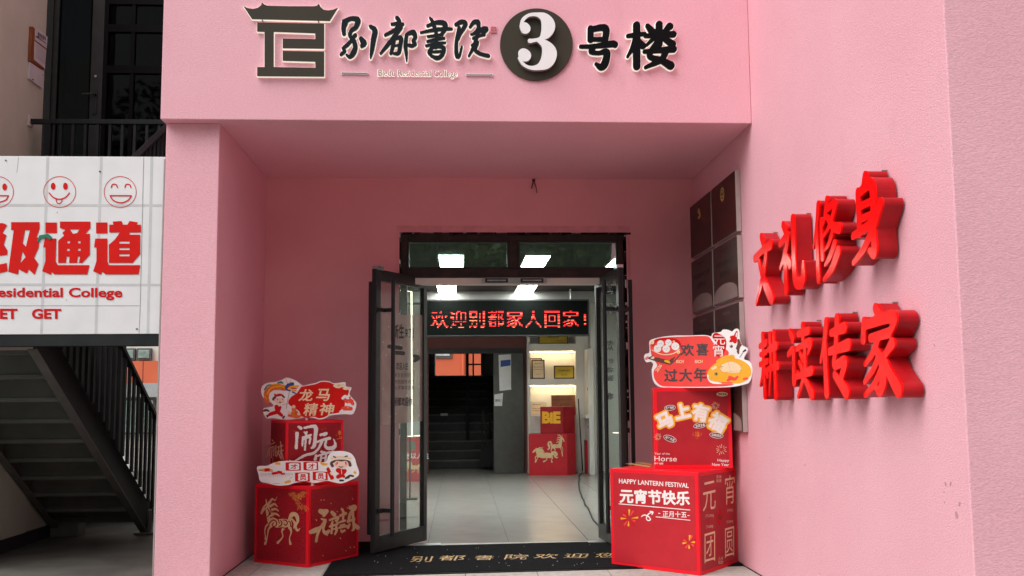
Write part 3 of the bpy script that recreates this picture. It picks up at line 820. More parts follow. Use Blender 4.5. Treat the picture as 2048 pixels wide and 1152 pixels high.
disc = thing('number_disc', 'dark olive round disc carrying a large white numeral three', 'sign disc', ps.at(1072, 163))
m = MB(); on_px(m, [ell(1072.5, 90.5, 72.5, 72, 72)], ps, None, 0.002, 0.018); m.build('disc', 'sign_grey', disc)
m = MB(); on_px(m, brush(THREE, 0, 160, 0, pad=6), ps, None, 0.055, 0.062); m.build('numeral', 'white_gloss', disc)
m = MB(); on_px(m, brush(THREE, -0.3, 160, 0, pad=6), ps, None, 0.019, 0.0545); m.build('numeral_return', 'plaque_side', disc)

t = thing('sign_lettering', 'small raised English lettering under the brush characters of the sign', 'lettering', ps.at(835, 158))
m = MB(); words_px(m, 'Biedu Residential College', ps, 757, 141, 914, 157, 0.0, 1.5, 0.017); m.build('letters', 'sign_pinkgrey', t)
m = MB()
vs_, fs_ = flat_text('Biedu Residential College', 0.035)
lo, hi = vs_.min(0), vs_.max(0); q = (vs_ - lo) / (hi - lo)
m.add([ps.at(755.5 + 160 * x, 158.5 - 18.5 * y + 1.5 * x) + V((0, -0.012, 0)) for x, y in q], fs_)
m.build('lit_backing', 'halo', t)
for (x0, y0, x1, y1, dot, lab) in ((685, 147, 735, 148, 0, 'thin pale bar with a dot at its left end, left of the English lettering'),
                                   (933, 150.5, 983, 151, 1, 'thin pale bar with a dot at its right end, right of the English lettering')):
    t = thing('sign_bar', lab, 'sign bar', ps.at((x0 + x1) / 2, y1 + 3), 'dotted bars of the entrance sign')
    m = MB(); st = [[(x0, y0, 1.9), (x1, y1, 1.9)], [((x0, x1)[dot], y0 + .3, 2.9), ((x0, x1)[dot] + .1, y0 + .3, 2.9)]]
    on_px(m, brush(st, 0, 120, 0, pad=4), ps, None, 0.002, 0.012); m.build('backing', 'white_gloss', t)
    m = MB(); st = [[(x0, y0, .75), (x1, y1, .75)], [((x0, x1)[dot], y0 + .3, 1.5), ((x0, x1)[dot] + .1, y0 + .3, 1.5)]]
    on_px(m, brush(st, 0, 120, 0, pad=4), ps, None, 0.0125, 0.0145); m.build('face', 'sign_pinkgrey', t)
t = thing('seal_mark', 'tiny pink square seal beside the fourth brush character', 'seal', ps.at(987, 66))
m = MB(); on_px(m, [[(981, 54), (992.5, 54), (992.5, 66), (981, 66)]], ps, None, 0.002, 0.012); m.build('block', 'seal', t)
m = MB(); em_px(m, '印', ps, 982, 54.5, 992, 65.5, 0.0, t0=0.0128, N=48); m.build('engraving', 'anchor', t)

# ================================================================== RED CHARACTERS ON THE SIDE WALL
DEPTH = 0.115
pr_ = plane_x(XR - DEPTH)
row = [('文', 1512, 1550, 1, 'leftmost of the upper row, beside the plaques'),
       ('礼', 1564, 1614, 1, 'second of the upper row on the side wall'),
       ('修', 1632, 1692, 1, 'third of the upper row, made of many slanting strokes'),
       ('身', 1711, 1777, 1, 'largest, at the right end of the upper row'),
       ('耕', 1516, 1556, 0, 'leftmost of the lower row, above the cut-out sign on the boxes'),
       ('读', 1573, 1624, 0, 'second of the lower row on the side wall'),
       ('传', 1638, 1700, 0, 'third of the lower row, with tall upright strokes'),
       ('家', 1722, 1798, 0, 'rightmost of the lower row with a roof stroke on top')]
for ch, x0, x1, up, where in row:
    ya, yb = pr_.at(x0, 600).y, pr_.at(x1, 600).y
    xm = (x0 + x1) / 2
    top_, bot_ = {'文': (463, 610), '礼': (428, 586), '修': (388, 561), '身': (337, 519), '耕': (661, 801), '读': (645, 801), '传': (629, 798), '家': (606, 795)}[ch]
    z0, z1 = pr_.at(xm, bot_).z, pr_.at(xm, top_).z
    t = thing('wall_character', 'glossy red raised character, ' + where, 'wall character', (XR - 0.05, (ya + yb) / 2, z0), 'red characters on the side wall')
    S = HAN[ch]
    A = np.array([p for s in S for p in s], float)
    lo = (A[:, :2] - A[:, 2:]).min(0); hi = (A[:, :2] + A[:, 2:]).max(0)
    U_ = V((0, (yb - ya) / (hi[0] - lo[0]), 0)); W = V((0, 0, (z1 - z0) / (hi[1] - lo[1])))
    P = V((XR, ya, z0)) - U_ * lo[0] - W * lo[1]
    gr = {'耕': -0.3, '读': -0.3, '修': -0.4}.get(ch, 0.5)
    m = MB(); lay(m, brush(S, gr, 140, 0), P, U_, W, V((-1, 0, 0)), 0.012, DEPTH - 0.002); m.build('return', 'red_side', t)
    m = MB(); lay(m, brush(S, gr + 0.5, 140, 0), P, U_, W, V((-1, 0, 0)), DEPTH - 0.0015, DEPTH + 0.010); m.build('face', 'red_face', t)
    random.seed(ord(ch)); m = MB()
    for k in range(3):                      # mounting bolts between letter and wall
        s = random.choice(S); q = s[random.choice((0, -1))]
        c = P + U_ * q[0] + W * q[1]
        cy = (c if k else P + U_ * A[A[:, 1].argmax()][0]).y
        zt = z1 + 0.006 if k == 0 else c.z
        bm = MB(); bm.tube([(XR - 0.002, cy, zt), (XR - 0.03, cy, zt)], 0.0045, 7); bm.build('bolt', 'bolt', t)
# ================================================================== PLAQUES
XF = XR - 0.045
pq = plane_x(XF)
cols = [(9.235, 8.475), (8.425, 7.685)]
rows = [(2.690, 3.192), (2.150, 2.655), (1.615, 2.115), (1.075, 1.580)]
plq_lab = {(0, 0): 'dark red wall plaque with a gold hammer and sickle, top row, far column',
           (0, 1): 'dark red wall plaque with a gold round emblem, top row, near column',
           (1, 0): 'brown wall plaque with a pale arched base, second row, far column',
           (1, 1): 'brown wall plaque with a pale arched base, second row, near column',
           (2, 0): 'brown wall plaque third from the top in the far column, above the cut-out sign',
           (2, 1): 'brown wall plaque third from the top in the near column, half behind the cut-out sign',
           (3, 0): 'lowest brown wall plaque in the far column, hidden behind the red boxes',
           (3, 1): 'lowest brown wall plaque in the near column, beside the upper red box'}
for r, (z0, z1) in enumerate(rows):
    for c, (y0, y1) in enumerate(cols):
        t = thing('wall_plaque', plq_lab[(r, c)], 'plaque', (XR, (y0 + y1) / 2, z0), 'plaques on the recess side wall')
        m = MB(); m.box(XF + 0.002, XR - 0.002, y1, y0, z0, z1); m.build('back_box', 'plaque_side', t, bevel=0.003)
        m = MB(); m.box(XF - 0.003, XF + 0.0015, y1 + 0.004, y0 - 0.004, z0 + 0.004, z1 - 0.004)
        m.build('plate', 'plaque_red' if r == 0 else 'plaque_grey', t)
        P = V((XF - 0.003, y0, z0)); U_ = V((0, y1 - y0, 0)); W = V((0, 0, z1 - z0)); nn = V((-1, 0, 0))
        def tline(s, cx, cy, w_, h_, off, mt, nm, P=P, U_=U_, W=W, nn=nn, t=t):
            vs_, fs_ = flat_text(s, off); lo, hi = vs_.min(0), vs_.max(0); q = (vs_ - lo) / (hi - lo)
            m = MB(); m.add([P + U_ * (cx - w_ / 2 + w_ * a) + W * (cy - h_ / 2 + h_ * b) + nn * 0.001 for a, b in q], fs_)
            m.build(nm, mt, t)
        if r == 0:
            m = MB()
            if c == 0:
                S = [[(38,30,3),(52,22,5),(64,32,5),(66,50,4),(58,62,2)],[(36,24,4),(42,30,4)],[(40,60,4),(66,26,4)],[(36,56,6),(48,66,6)]]
                cs = brush(S, 0, 80)
            else:
                cs = brush([[(50 + 24 * math.cos(a), 50 + 26 * math.sin(a), 4) for a in np.linspace(0, 2 * PI, 17)], [(50, 60, 7), (50.1, 60, 7)], [(38, 42, 4), (62, 42, 4)], [(40, 26, 5), (60, 26, 5)]], 0, 80)
            cs = unit(cs)
            s = 0.105 if c == 0 else 0.12
            lay(m, cs, P + U_ * 0.41 + W * 0.64, V((0, -s, 0)), V((0, 0, s)), nn, 0.001, 0.003); m.build('emblem', 'gold', t)
            tline('中共别都书院' if c == 0 else '别都书院工会', 0.5, 0.42, 0.8, 0.11, 0.02, 'plaque_grey', 'inscription')
        else:
            tline('别都书院', 0.5, 0.88, 0.32, 0.05, 0.0, 'plaque_pale' if r > 1 else 'ink', 'inscription')
            tline(('学生发展与教育' if c == 0 else '大学生事务与礼仪') if r == 1 else '学生社区服务', 0.5, 0.66, 0.78, 0.10, 0.02, 'ink', 'inscription')
            tline('研究中心' if c == 0 else '培训中心', 0.5, 0.48, 0.42, 0.11, 0.02, 'ink', 'inscription')
            m = MB()
            arc = [(0.02, 0.02)] + [(0.98, 0.02)] + [(0.5 + 0.48 * math.cos(a), 0.14 + 0.17 * math.sin(a)) for a in np.linspace(0, PI, 22)]
            lay(m, [np.array(arc)], P, U_, W, nn, 0.0012); m.build('arched_inlay', 'plaque_pale', t)
            tline('卓', 0.5, 0.19, 0.06, 0.07, 0.02, 'ink', 'mark'); tline('书院', 0.5, 0.11, 0.09, 0.05, 0.0, 'ink', 'mark')

# ================================================================== DOOR FRAME, TRANSOM, LEAVES
fr = thing('entrance_door_frame', 'weathered dark bronze door frame with two transom panes over the open doors', 'door frame', (0.52, YB, 0))
y0, y1 = YB + 0.012, YB + 0.09
m = MB(); m.box(OX0 + 0.012, -0.50, y0, y1, 0.0, OZ - 0.01); m.build('jamb', 'frame_brown', fr, bevel=0.004)
m = MB(); m.box(1.535, OX1 - 0.014, y0, y1, 0.0, OZ - 0.01); m.build('jamb', 'frame_brown', fr, bevel=0.004)
m = MB(); m.box(-0.4995, 1.5345, y0, y1, OZ - 0.075, OZ - 0.01); m.build('head', 'frame_brown', fr, bevel=0.004)
m = MB(); m.box(-0.4995, 1.5345, y0, y1, 2.515, 2.60); m.build('transom_bar', 'frame_brown', fr, bevel=0.004)
m = MB(); m.box(0.478, 0.562, y0, y1, 2.601, OZ - 0.076); m.build('mullion', 'frame_brown', fr, bevel=0.004)
for xa, xb in ((-0.4995, 0.4775), (0.5625, 1.5345)):
    m = MB(); z0, z1 = 2.601, OZ - 0.076; b_ = 0.018
    m.box(xa, xb, y0 + .02, y1 - .01, z0, z0 + b_); m.box(xa, xb, y0 + .02, y1 - .01, z1 - b_, z1)
    m.box(xa, xa + b_, y0 + .02, y1 - .01, z0 + b_, z1 - b_); m.box(xb - b_, xb, y0 + .02, y1 - .01, z0 + b_, z1 - b_)
    sf = m.build('sash', 'frame', fr)
    m = MB(); m.box(xa + b_, xb - b_, y0 + 0.045, y0 + 0.051, z0 + b_, z1 - b_); m.build('pane', 'transom_glass', sf)
# header box and magnetic locks below the transom bar
m = MB(); m.box(-0.4995, 1.5345, YB + 0.03, YB + 0.15, 2.452, 2.5145); m.build('header_box', 'cream', fr, bevel=0.003)
lk = thing('magnetic_lock', 'silver double magnetic lock plate fixed under the transom above the open doorway', 'door lock', (0.52, YB, 2.46))
m = MB(); m.box(0.215, 0.835, YB - 0.004, YB + 0.029, 2.454, 2.512); m.build('housing', 'steel', lk, bevel=0.002)
for xa in (0.245, 0.585):
    m = MB(); m.box(xa, xa + 0.22, YB - 0.012, YB - 0.0045, 2.462, 2.504); m.build('magnet', 'frame', lk)
    m = MB(); m.box(xa + 0.02, xa + 0.20, YB - 0.015, YB - 0.0125, 2.476, 2.490); m.build('core_bar', 'steel', lk)
# steel threshold and floor springs
th = thing('threshold_plate', 'worn steel threshold strip between the mat and the hall tiles', 'threshold', (0.5, YB, 0))
m = MB(); m.box(-0.57, 0.50, YB - 0.06, YB + 0.10, 0.0, 0.007); m.build('plate', 'bolt', th)
m = MB(); m.box(0.503, 1.61, YB - 0.06, YB + 0.10, 0.0, 0.007); m.build('plate', 'bolt', th)
for xa, lab in ((-0.51, 'silver floor spring cover at the foot of the left door leaf'), (1.20, 'silver floor spring cover at the foot of the right door leaf')):
    m = MB(); m.box(xa, xa + 0.33, YB - 0.01, YB + 0.10, 0.008, 0.013)
    solo(m.build('floor_spring_cover', 'steel', bevel=0.002, loc=(xa, YB, 0.008)), lab, 'floor spring', 'floor spring covers')

def leaf(name, label, A, B, out_side, film):
    """glass leaf from free edge A to pivot edge B (both at floor)"""
    A, B = V((*A, 0.0)), V((*B, 0.0)); d = (B - A); L = d.length; d.normalize()
    nrm = V((-d.y, d.x, 0)) * out_side
    t = thing(name, label, 'door leaf', (A.x, A.y, 0.015), 'open entrance door leaves')
    T = 0.048; z0, z1 = 0.022, 2.527
    up = V((0, 0, 1))
    def bar(p0, length, zz0, zz1, nm, m_='frame', tk=T, off=0.0):
        m = MB(); m.obox(A + d * p0 - nrm * (tk / 2) + nrm * off + up * zz0, d * length, nrm * tk, up * (zz1 - zz0)); return m.build(nm, m_, t, bevel=0.003)
    bar(0, 0.075, z0, z1, 'stile'); bar(L - 0.06, 0.06, z0, z1, 'stile')
    bar(0.0752, L - 0.1354, z0, z0 + 0.14, 'bottom_rail'); bar(0.0752, L - 0.1354, z1 - 0.10, z1, 'top_rail')
    bar(0.0752, L - 0.1354, z0 + 0.1402, z1 - 0.1002, 'pane', 'glass', 0.008)
    # edge groove strip of the free stile
    m = MB(); m.obox(A - d * 0.006 - nrm * 0.008 + up * z0, d * 0.0058, nrm * 0.016, up * (z1 - z0)); m.build('edge_seal', 'rubber', t)
    m = MB(); m.obox(A + d * 0.01 - nrm * 0.03 + up * (z1 - 0.005), d * 0.10, nrm * 0.06, up * 0.035); m.build('lock_armature', 'steel', t, bevel=0.002)
    for s in (1, -1):
        c = A + d * 0.125 + nrm * s * 0.123
        m = MB(); m.tube([c + up * 0.16, c + up * 2.43], 0.019, 14); h_ = m.build('pull_handle', 'handle', t, smooth=False)
        m = MB()
        for z in (0.38, 2.16):
            m.obox(A + d * 0.03 + nrm * s * (T / 2 if s > 0 else T / 2) + up * (z - 0.02), d * 0.07, nrm * s * 0.012, up * 0.04)
            m.obox(A + d * 0.11 + nrm * s * (T / 2) + up * (z - 0.018), d * 0.03, nrm * s * 0.095, up * 0.036)
        m.build('bracket', 'handle', h_, bevel=0.002)
    if film:
        P = A + nrm * film * 0.006
        pl = Plane(P, nrm * film)
        return t, pl, d, L, nrm
    return t

tL, plL, dL, LL, nL = leaf('entrance_door_leaf', 'open glass door leaf on the left with printed frosted film and long black pulls', (-0.765, 8.745), (-0.335, 9.50), -1, 1)
# nL points towards the viewer side: choose the sign
if plL.n.dot(EYE - plL.p) < 0: plL = Plane(plL.p, -plL.n)
m = MB(); on_px(m, [[(763.5, 628), (845.5, 630), (845.5, 842), (763.5, 851)]], plL, None, 0.001); fm = m.build('frosted_film', 'film', tL)
m = MB()
em_px(m, '新生', plL, 786, 648, 808, 678, 0.03, t0=0.002); em_px(m, '来了', plL, 809, 656, 824, 676, 0.02, t0=0.002); words_px(m, '!', plL, 825, 655, 827, 676, 0.02, t0=0.002)
em_px(m, '欢迎入住', plL, 792, 724, 816, 740, 0.02, t0=0.002)
em_px(m, '新生报到处', plL, 788, 745, 820, 755, 0.0, t0=0.002, N=48)
em_px(m, '书院接待大厅', plL, 788, 759, 828, 768, 0.0, t0=0.002, N=48)
em_px(m, '入学事项咨询', plL, 788, 771, 828, 780, 0.0, t0=0.002, N=48)
em_px(m, '别都欢迎你', plL, 788, 794, 824, 812, 0.03, t0=0.002)
on_px(m, brush([[(778, 693, 4), (801, 696, 4)]], pad=4), plL, None, 0.002); on_px(m, brush([[(786, 705, 4), (806, 706.5, 4)]], pad=4), plL, None, 0.002)
on_px(m, brush([[(829, 712 , 3.5), (835, 716, 5), (829, 722, 3)]], pad=4), plL, None, 0.002)
m.build('film_print', 'ink', tL)
random.seed(5)
m = MB()
for k in range(26):
    x = random.uniform(766, 843); y = random.uniform(640, 842); s = random.uniform(1, 4)
    on_px(m, brush([[(x, y, random.uniform(.4, .9)), (x - s * .4, y + s, .4)]], N=40, pad=3), plL, None, 0.0015)
m.build('film_scuff', 'paper', tL, kind='stuff')

tR, plR, dR, LR, nR = leaf('entrance_door_leaf', 'open glass door leaf on the right seen almost edge on beside the upper red box', (1.452, 8.66), (1.352, 9.50), 1, 1)
if plR.n.dot(EYE - plR.p) < 0: plR = Plane(plR.p, -plR.n)
m = MB()
for (y, h, s) in ((560, 26, '生'), (606, 22, '入'), (680, 22, '欢'), (716, 10, '书'), (735, 10, '院'), (750, 12, '迎'), (785, 14, '你')):
    em_px(m, s, plR, 1215, y, 1226, y + h, 0.03, t0=0.002, N=48)
m.build('film_print', 'ink', tR)

# ================================================================== MAT
mt = thing('door_mat', 'black entrance mat with a row of gold brush characters in front of the doors', 'mat', (0.3, 8.2, 0))
m = MB(); m.obox((-1.06, 7.775, 0.001), V((3.45, 0.175, 0)), V((-0.03, 1.42, 0)), V((0, 0, 0.010))); m.build('pile', 'mat_black', mt, bevel=0.003)
m = MB(); m.obox((-1.062, 7.735, 0.0005), V((3.45, 0.175, 0)), V((0, 0.039, 0)), V((0, 0, 0.006))); m.build('edging', 'mat_edge', mt)
pz = plane_z(0.0112)
for ch, x0, x1, y0, y1 in (('别', 820, 867, 1112, 1124), ('都', 878, 932, 1110, 1121), ('書', 950, 988, 1110, 1120), ('院', 1008, 1057, 1108, 1119),
                           ('欢', 1068, 1116, 1107, 1117), ('迎', 1127, 1178, 1106, 1116), ('您', 1190, 1236, 1105, 1115)):
    m = MB(); glyph_px(m, font_glyph(ch, -0.002, 0.012, 120, 0.12), pz, x0, y0 + 1, x1, y1, 0.001); m.build('woven_character', 'gold', mt)
random.seed(9); m = MB()
for k in range(40):
    x, y = random.uniform(-0.9, 1.2), random.uniform(8.0, 9.1); s = random.uniform(0.002, 0.007)
    m.box(x, x + s, y, y + s * 1.4, 0.0112, 0.0135)
o = m.build('lint', 'paper', mt, kind='stuff')

# ================================================================== RED DISPLAY BOXES
def crate(name, label, c, u, side_u, w_, side_w, z0, z1, group, front='maroon', side='maroon', rim=0.028, top='red_border'):
    """c = near corner on plan, u and w_ = unit plan directions of the right and left faces"""
    c = V((c[0], c[1], z0)); u = V((*u, 0)).normalized(); w_ = V((*w_, 0)).normalized(); up = V((0, 0, z1 - z0))
    t = thing(name, label, 'display box', tuple(c), group)
    m = MB(); m.obox(c, u * side_u, w_ * side_w, up); m.build('carton', 'red_border', t, bevel=0.003)
    h = z1 - z0
    nu = V((u.y, -u.x, 0)); nw = V((-w_.y, w_.x, 0))
    if nu.dot(w_) > 0: nu = -nu
    if nw.dot(u) > 0: nw = -nw
    for dirv, L, n_, mt_, nm in ((u, side_u, nu, side, 'right_print'), (w_, side_w, nw, front, 'left_print')):
        m = MB(); p = c + dirv * rim + V((0, 0, rim)) + n_ * 0.0005
        m.obox(p, dirv * (L - 2 * rim), V((0, 0, h - 2 * rim)), n_ * 0.0012); m.build(nm, mt_, t)
    return t, Plane(c + nu * 0.0018, nu), Plane(c + nw * 0.0018, nw), Plane(c + V((0, 0, h)), (0, 0, 1))

HORSE = [[(30,54,9),(44,49,10),(60,50,9.5),(70,48,9.5)],[(30,56,9),(25,68,7),(22,80,5)],[(22,82,5),(14,77,4),(7,67,2.2)],[(20,84,2),(18,92,1)],
         [(26,86,3),(33,93,2.2),(40,90,1),(44,97,.6)],[(29,80,3),(38,84,2.4),(45,79,1)],[(31,73,3),(40,75,2.4),(48,71,1)],[(34,66,3),(42,66,2.4),(50,62,1)],
         [(74,55,4),(80,65,5),(90,64,4.5),(93,54,4),(88,44,3),(93,36,2.5),(99,40,.8)],[(78,58,2),(86,50,2.4),(84,40,1)],
         [(27,48,3.5),(18,44,1.8),(15,33,1.2),(17,26,1.2),(17,21,2.6)],[(33,46,3.5),(24,38,1.8),(21,24,1.2),(16,12,2.8)],
         [(64,44,5),(56,35,2),(58,25,1.2),(46,14,2.8)],[(72,45,5),(78,34,2),(74,22,1.2),(76,12,2.8)]]
SWIRL = [[(24,46,1.1),(28,52,1.4),(36,56,1.5),(43,52,1.4),(42,46,1.3),(36,44,1.2),(33,48,1.1),(37,51,1)],[(28,60,1.2),(36,62,1.4),(46,58,1.3),(50,50,1)],[(48,44,1),(54,46,1.3),(56,52,1.3),(52,55,1)],
         [(60,56,1.2),(66,55,1.4),(69,50,1.3),(65,46,1.2),(61,49,1)],[(58,42,1.1),(64,41,1.3),(70,43,1.1)],[(72,54,1.2),(77,50,1.2),(76,44,1)],[(21,62,1.1),(26,66,1.4),(25,73,1.4),(21,77,1)],[(28,66,1),(30,72,1.2),(27,79,1)],[(80,60,1),(87,59,1.3),(90,53,1)],[(19,82,.9),(16,79,.9)]]
def drawing(parent, S, pl, x0, y0, x1, y1, m_, name, t0=0.0008, skew=0.0, grow=0.0, N=130, mirror=False):
    st = []
    for s in S:
        st.append([(((x1 - (x1 - x0) * p[0] / 100.) if mirror else x0 + (x1 - x0) * p[0] / 100.), y1 - (y1 - y0) * p[1] / 100. + skew * p[0] / 100., p[2] * (x1 - x0) / 100.) for p in s])
    m = MB(); on_px(m, brush(st, grow, N, 0, pad=3), pl, None, t0); return m.build(name, m_, parent)
def burst(parent, pl, cx, cy, r, m_, n=13, seed=1, w_=0.5, name='firework_print', spray=(0, 2 * PI), t0=0.0008):
    rg = random.Random(seed); S = []
    for k in range(n):
        a = spray[0] + (spray[1] - spray[0]) * (k + rg.uniform(-.2, .2)) / n
        r0, r1 = r * rg.uniform(.2, .5), r * rg.uniform(.7, 1.05)
        S.append([(cx + r0 * math.cos(a), cy + r0 * math.sin(a), w_ * .6), (cx + r1 * math.cos(a), cy + r1 * math.sin(a), w_)])
    m = MB(); on_px(m, brush(S, 0, 200, 0, pad=3), pl, None, t0); return m.build(name, m_, parent)

# --- left pair
a56 = math.radians(56.2)
uL, wL = (math.cos(a56), math.sin(a56)), (-math.sin(a56), math.cos(a56))
t, pR_, pL_, pT_ = crate('display_box', 'dark red box with a gold horse and gold brush writing, lower of the left pair', (-1.236, 8.179), uL, 0.635, wL, 0.605, 0.0, 0.652, 'red festival boxes at the entrance')
drawing(t, HORSE, pL_, 517, 990, 601, 1101, 'gold_pale', 'horse_print', N=220)
drawing(t, SWIRL, pL_, 517, 992, 601, 1101, 'maroon2', 'horse_marking', t0=0.0014, N=220)
burst(t, pL_, 596, 982, 19, 'firework', 20, 2, .5, spray=(0.1, 3.0)); burst(t, pL_, 606, 1004, 19, 'firework', 16, 5, .5, spray=(0.9, 4.4))
m = MB()
strokes_px(m, [zoom(p, 490, 900, 4.572) for p in [
    [(690,560,18),(720,570,24),(745,560,16),(720,600,10)],[(600,750,14),(640,735,20),(700,700,10),(735,650,8),(700,630,5)],[(735,640,8),(690,710,8),(660,780,8),(650,835,8)],[(735,650,8),(715,730,7),(740,760,16),(765,740,10)],
    [(795,570,12),(815,590,16)],[(775,640,6),(850,615,8),(845,640,6)],[(800,655,6),(790,690,8)],[(830,645,6),(850,670,7)],[(775,700,6),(840,680,7)],[(795,700,6),(790,760,7)],[(830,690,6),(838,730,8),(822,770,5)],[(800,725,4),(830,720,4)],
    [(870,600,8),(920,580,10)],[(885,540,8),(900,570,8),(895,630,6)],[(865,660,6),(915,645,7)],[(870,690,4),(910,680,5)],[(860,712,6),(930,695,7)],[(880,735,6),(885,750,6),(910,735,6)],
    [(960,530,12),(1000,520,18),(1000,545,10)],[(990,540,12),(960,590,10),(945,650,8)],[(940,655,8),(1000,630,7)],[(985,570,9),(990,640,9),(995,720,8),(980,735,5)],[(955,680,7),(940,710,9)],[(1005,680,8),(1030,710,16)]]], pR_, 0.0008, N=200, grow=0.75)
m.build('brush_writing', 'gold_pale', t)
m = MB(); random.seed(4)
for k in range(14):
    x, y = random.uniform(626, 715), random.uniform(985, 1120); on_px(m, brush([[(x, y, .5), (x + 1.2, y + 1.5, .7)]], N=30, pad=2), pR_, None, .0008)
m.build('confetti_print', 'cream_print', t, kind='stuff')

a25 = math.radians(25)
t, pR_, pL_, pT_ = crate('display_box', 'dark red box with big white brush writing, upper of the left pair', (-1.456, 8.33), (math.cos(a25), math.sin(a25)), 0.50, (-math.sin(a25), math.cos(a25)), 0.50, 0.6525, 1.185,
                   'red festival boxes at the entrance', front='maroon2', side='maroon2', rim=0.022)
m = MB()
strokes_px(m, [zoom(p, 490, 740, 5.236) for p in [
    [(560,595,10),(585,610,16)],[(545,665,18),(540,740,14),(535,815,16)],[(625,605,10),(700,590,16),(740,605,20),(735,700,16),(725,790,18),(700,815,10)],
    [(620,650,6),(640,670,10)],[(605,705,8),(690,680,10)],[(605,720,9),(600,790,9)],[(605,725,7),(680,705,10),(675,770,9)],[(645,650,9),(635,740,9),(628,835,8)],
    [(790,680,12),(850,665,14),(830,685,8)],[(750,755,10),(820,730,12),(885,715,16)],[(810,740,12),(770,820,11),(720,870,12),(640,890,12),(560,930,8),(510,958,4),(465,945,2)],[(850,730,10),(840,800,12),(880,820,18),(930,810,20),(945,770,10),(925,720,3)],
    [(800,855,12),(830,865,12)],[(745,895,12),(735,935,14)],[(760,900,8),(850,870,10),(930,860,14),(900,890,10)],[(800,905,9),(790,950,10)],[(850,890,8),(840,965,9)],[(880,900,8),(870,950,9)],[(800,925,5),(850,915,6)]]], pR_, 0.0008, N=200, rough=0.3, grow=0.3)
m.build('brush_writing', 'white_print', t)
m = MB()
strokes_px(m, [zoom(p, 490, 740, 5.236) for p in [
    [(235,775,5),(265,765,7)],[(225,830,6),(275,810,7)],[(250,830,6),(240,880,6),(222,915,6)],[(262,820,5),(258,900,6)],[(285,730,5),(295,745,6)],[(270,780,5),(310,760,6)],[(285,800,5),(278,920,5)],[(285,810,4),(305,805,5),(300,900,5)],[(285,850,3),(300,848,3)],[(292,920,3),(294,980,2)],
    [(325,790,5),(322,900,5)],[(340,810,4),(355,805,5),(350,860,5)],[(330,860,4),(365,850,5)],[(345,870,5),(330,910,4)],[(350,870,5),(370,915,6)],[(372,750,5),(378,790,5)],[(365,800,6),(395,790,6)],[(380,790,5),(380,930,6)],[(365,850,5),(400,840,6)],[(375,860,4),(360,900,4)],[(385,860,5),(402,935,5)]]], pL_, 0.0008, N=200, rough=0.1)
m.build('side_writing', 'cream_print', t)
m = MB(); on_px(m, [ell(679, 865.5, 3, 4.6)], pR_, None, .0008); strokes_px(m, [[(674, 878, .8), (684, 876, .8)], [(679, 871, .4), (679, 877, .4)]], pR_); m.build('lantern_print', 'orange', t)
m = MB(); random.seed(14)
for k in range(22):
    x, y = random.uniform(578, 682), random.uniform(850, 905); on_px(m, brush([[(x, y, .35), (x + 1.2, y + 1, .6)]], N=30, pad=2), pR_, None, .0008)
m.build('confetti_print', 'orange', t, kind='stuff')

# --- right pair
cR = V((1.829, 7.518)); uR = V((0.64, 0.768)); wR = V((-0.768, 0.64))
t, pR_, pL_, pT_ = crate('display_box', 'largest bright red box lettered with a lantern festival greeting, lower of the right pair', (1.829, 7.518), uR, 0.695, V((-0.736, 0.677)), 0.81, 0.0, 0.778,
                   'red festival boxes at the entrance', front='red_print', side='red_print2', rim=0.03)
m = MB()
words_px(m, 'HAPPY LANTERN FESTIVAL', pL_, 1238, 957, 1377.5, 966.5, 0.018, 9.5)
em_px(m, '元宵节快乐', pL_, 1239, 977, 1380, 1006, 0.035, skew=5.5)
em_px(m, '正月十五', pL_, 1325, 1021, 1374, 1034, 0.012, skew=2)
strokes_px(m, [[(1238, 1007.5, .8), (1380, 1020, .8)]], pL_, N=340); strokes_px(m, [[(1312, 1033.5, .7), (1380, 1040.5, .7)]], pL_, N=200)
strokes_px(m, [[(1317, 1026.5, .7), (1320, 1026.8, .7)]], pL_, N=50); strokes_px(m, [[(1375.5, 1031, .7), (1378.5, 1031.3, .7)]], pL_, N=50)
strokes_px(m, [[(1283, 1033, .9), (1289, 1030, 1.1), (1297, 1033, 1.1), (1301, 1039, 1.1), (1296, 1041, 1), (1293, 1036, 1), (1297, 1028, 1.1), (1304, 1024.5, 1.2)], [(1300, 1022.5, 1), (1306, 1024, 1.1), (1304, 1029, 1)]], pL_)
m.build('greeting_print', 'white_print', t)
for cx, cy, r, sd in ((1258, 1037, 19, 1), (1378, 1085, 15, 4)):
    rg = random.Random(sd)
    for col_, k0 in (('yellow', 0), ('coral', 1), ('red_ink', 2)):
        S = []
        for k in range(12):
            if k % 3 == k0:
                a = 2 * PI * k / 12 + rg.uniform(-.15, .15); r0, r1 = r * .3, r * rg.uniform(.65, .95)
                S.append([(cx + r0 * math.cos(a), cy + r0 * math.sin(a), .5), (cx + r1 * math.cos(a), cy + r1 * math.sin(a), 2.0 if k0 < 2 else 1.4)])
        m = MB(); strokes_px(m, S, pL_, 0.0009 + 0.0002 * k0); m.build('firework_print', col_, t)
m = MB()
for ch, x0, x1, y0, y1, sk in (('元', 1406, 1431, 966, 1023, -6), ('宵', 1450, 1469, 952, 1010, -4), ('团', 1409, 1430, 1068, 1127, -6), ('圆', 1450, 1468, 1057, 1116, -5)):
    glyph_px(m, font_glyph(ch, -0.004, 0, 110, 0, 0.6), pR_, x0, y0, x1, y1, 0.0008, skew=sk)
for s, x0, y0, x1, y1, sk in (('(YUAN)', 1411, 1029, 1427, 1036, -1), ('(XIAO)', 1454, 1018, 1466, 1025, -1), ('(TUAN)', 1412, 1051, 1426, 1058, -1), ('(YUAN)', 1453, 1041, 1466, 1048, -1)):
    words_px(m, s, pR_, x0, y0, x1, y1, 0.0, sk)
